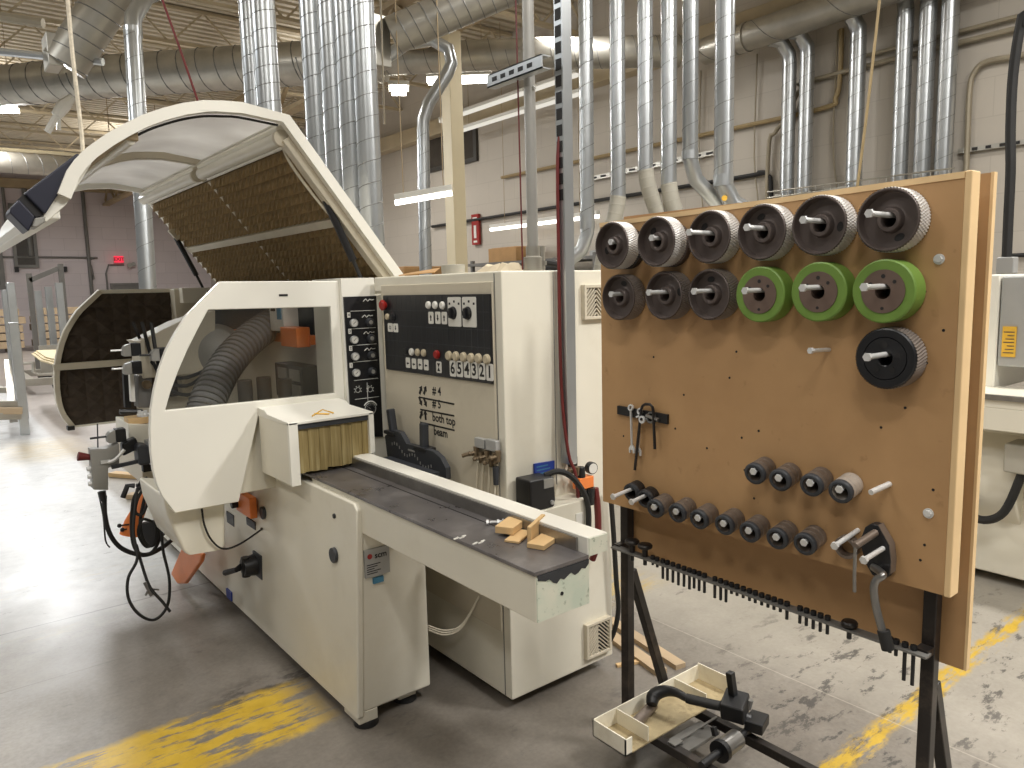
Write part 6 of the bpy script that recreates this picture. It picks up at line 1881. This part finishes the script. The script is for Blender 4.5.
for dx in (.55, 1.5):
    for dy in (0, 1.9):
        w_ = MB().cyl((ra.x + dx, ra.y + dy - .04, .11), (ra.x + dx, ra.y + dy + .04, .11), .11, .11, 16).build('castor', M['ink'], rk2)
        MB().box(ra.x + dx - .05, ra.x + dx + .05, ra.y + dy - .06, ra.y + dy + .06, .16, ra.z - .05).build('fork', M['galvdull'], w_)
tg = MB().tube([(1.415, 14.4, 0.5395), (1.4002, 14.4, 0.3765), (1.4649, 14.4, 0.3211), (1.7765, 14.4, 0.3092)], .03, 6).tube([(1.2346, 14.4, 0.5216), (1.4273, 14.4, 0.522)], .025, 6)
tg.build('push_frame', M['galvdull'], rk2)
zs = .74
for k in range(3):
    qs = [(1.2745, 13.1157, 0.75), (1.599, 12.9447, 0.75), (1.2736, 10.4221, 0.75), (1.2082, 11.4964, 0.75)]
    o = MB().plate([(q[0] + .03 * k, q[1]) for q in qs][::-1], [], xy(zs + .02 * k), 0, .018).build('plywood_sheet', M['deckwood'])
    tag(o, ['pale plywood sheet at the bottom of the small pile on the cart', 'pale plywood sheet in the middle of the small pile on the cart', 'pale plywood sheet on top of the small pile on the cart'][k], 'sheet', 'plywood sheets on the cart')
MB().box(ra.x + .4, ra.x + 1.7, ra.y + .9, ra.y + .98, ra.z + .05, .74).build('sheet_support', M['galvdull'], rk2)
rk3 = empty('tall_rack', (2.0, 19.5, 0), 'dark tall rack with a slanting brace near the lumber stack', 'rack')
for (p, h) in (((1.95, 19.0), 2.1), ((2.55, 19.0), 2.3)):
    MB().box(p[0] - .05, p[0] + .05, p[1] - .05, p[1] + .05, 0, h).build('upright', M['midgrey'], rk3)
MB().bar((1.95, 19.0, 1.95), (2.5, 19.0, 2.2), .1, .1).build('brace', M['midgrey'], rk3)
# stacked lumber against the far wall: every board on its own
rl = random.Random(11)
names = ['lowest', 'second', 'third', 'fourth', 'fifth']
cols = ['stack nearest the aisle', 'middle stack', 'stack nearest the exit sign']
for c_ in range(3):
    for k in range(5):
        x0 = 0.2 + c_ * 2.5
        o = MB().box(x0 + rl.uniform(0, .15), x0 + 2.35 - rl.uniform(0, .2), 26.6, 27.6 - rl.uniform(0, .1), .12 + k * .24, .12 + k * .24 + .20).build('lumber_bundle', M['lumber'], bev=.01)
        tag(o, '%s lumber bundle of the %s along the far wall' % (names[k], cols[c_]), 'lumber', 'lumber bundles along the far wall')
        if k == 0:
            s_ = MB().box(x0 + .3, x0 + .4, 26.7, 27.5, 0, .12).box(x0 + 1.8, x0 + 1.9, 26.7, 27.5, 0, .12).build('bearer', M['lumber'], o)
# loose strips beside the machine
sl = [((1.5, 8.6), (2.1, 7.4), 'pale loose strip lying outermost of the strips behind the far end panel'), ((1.7, 8.7), (2.25, 7.3), 'pale loose strip second of the strips behind the far end panel'), ((1.9, 8.8), (2.4, 7.3), 'pale loose strip third of the strips behind the far end panel'), ((1.15, 6.3), (1.55, 5.9), 'short pale strip on the floor near the hanging control box'), ((1.2, 7.2), (1.7, 6.4), 'longer pale strip on the floor behind the short one'), ((1.6, 7.3), (1.9, 6.3), 'pale strip lying closest to the moulder behind the control box')]
for k, (a_, b_, lab) in enumerate(sl):
    o = MB().bar((a_[0], a_[1], .02), (b_[0], b_[1], .02), .08, .035).build('wood_strip', M['lumber' if k % 2 else 'wood'])
    tag(o, lab, 'wood strip', 'loose wood strips on the floor')
# ---- shelves and boards along the block wall behind the cabinet
sh = empty('storage_shelving', (8.4, 9.0, 0), 'grey shelving along the block wall seen over the cabinet top', 'shelving')
for y in (6.5, 8.2, 9.9, 11.4):
    MB().box(8.1, 8.16, y - .03, y + .03, 0, 2.05).build('upright', M['midgrey'], sh)
    MB().box(8.8, 8.86, y - .03, y + .03, 0, 2.05).build('upright', M['midgrey'], sh)
for z in (.9, 1.5, 1.95):
    MB().box(8.08, 8.88, 6.4, 11.5, z, z + .05).build('shelf', M['midgrey'], sh)
MB().bar((8.1, 8.2, 1.95), (8.1, 7.2, 1.0), .05, .05).build('brace', M['midgrey'], sh)
for (y0, y1, z0, z1, mt, lab) in ((10.2, 11.0, 2.0, 2.25, 'card', 'brown cardboard box on the top shelf at the far end of the grey shelving'), (8.4, 9.6, 1.55, 1.70, 'grey', 'flat grey case lying on the middle shelf of the grey shelving'), (6.6, 7.6, 2.0, 2.20, 'slate', 'flat dark case on the top shelf nearest the strut channel'), (7.7, 8.4, 2.0, 2.08, 'silver', 'flat pale tray on the top shelf of the grey shelving')):
    o = MB().box(8.2, 8.75, y0, y1, z0, z1).plate([(y0 + .02, z1), (y1 - .02, z1), (y1 - .03, z1 + .01), (y0 + .03, z1 + .01)], [], yz(8.25), 0, .45).build('storage_box', M[mt], bev=.01)
    tag(o, lab, 'box', 'boxes on the grey shelving')
bd = MB().plate([(5.6, 2.06), (8.1, 2.06), (8.1, 2.40), (5.6, 2.46)], [], yz(8.7), 0, .05).build('long_board', M['deckwood'])
tag(bd, 'long pale board standing on edge below the bench light', 'board')
pb_ = MB().box(5.2, 5.9, 8.9, 9.5, .0, 1.85).box(5.24, 5.86, 8.94, 9.46, 1.85, 1.87).build('tall_carton', M['card'], bev=.01)
tag(pb_, 'tall brown carton standing beyond the hood hinge', 'carton')
bg_ = empty('storage_bin', (4.6, 8.6, 0), 'dark bin with pale lid beside the tall brown carton', 'bin')
MB().box(4.3, 4.9, 8.3, 8.9, 0, 1.62).build('body', M['slate'], bg_, bev=.02)
MB().box(4.27, 4.93, 8.27, 8.93, 1.62, 1.72).build('lid', M['silver'], bg_, bev=.01)

# ------------------------------------------------------------------ view
scene.view_settings.view_transform = 'Standard'
scene.view_settings.look = 'None'
scene.view_settings.gamma = 1.0
scene.view_settings.exposure = EXPOSURE
scene.view_settings.use_curve_mapping = False
scene.cycles.use_denoising = True
scene.cycles.max_bounces = 8
scene.cycles.transparent_max_bounces = 8
scene.cycles.sample_clamp_indirect = 4.0
scene.cycles.caustics_reflective = False
scene.cycles.caustics_refractive = False
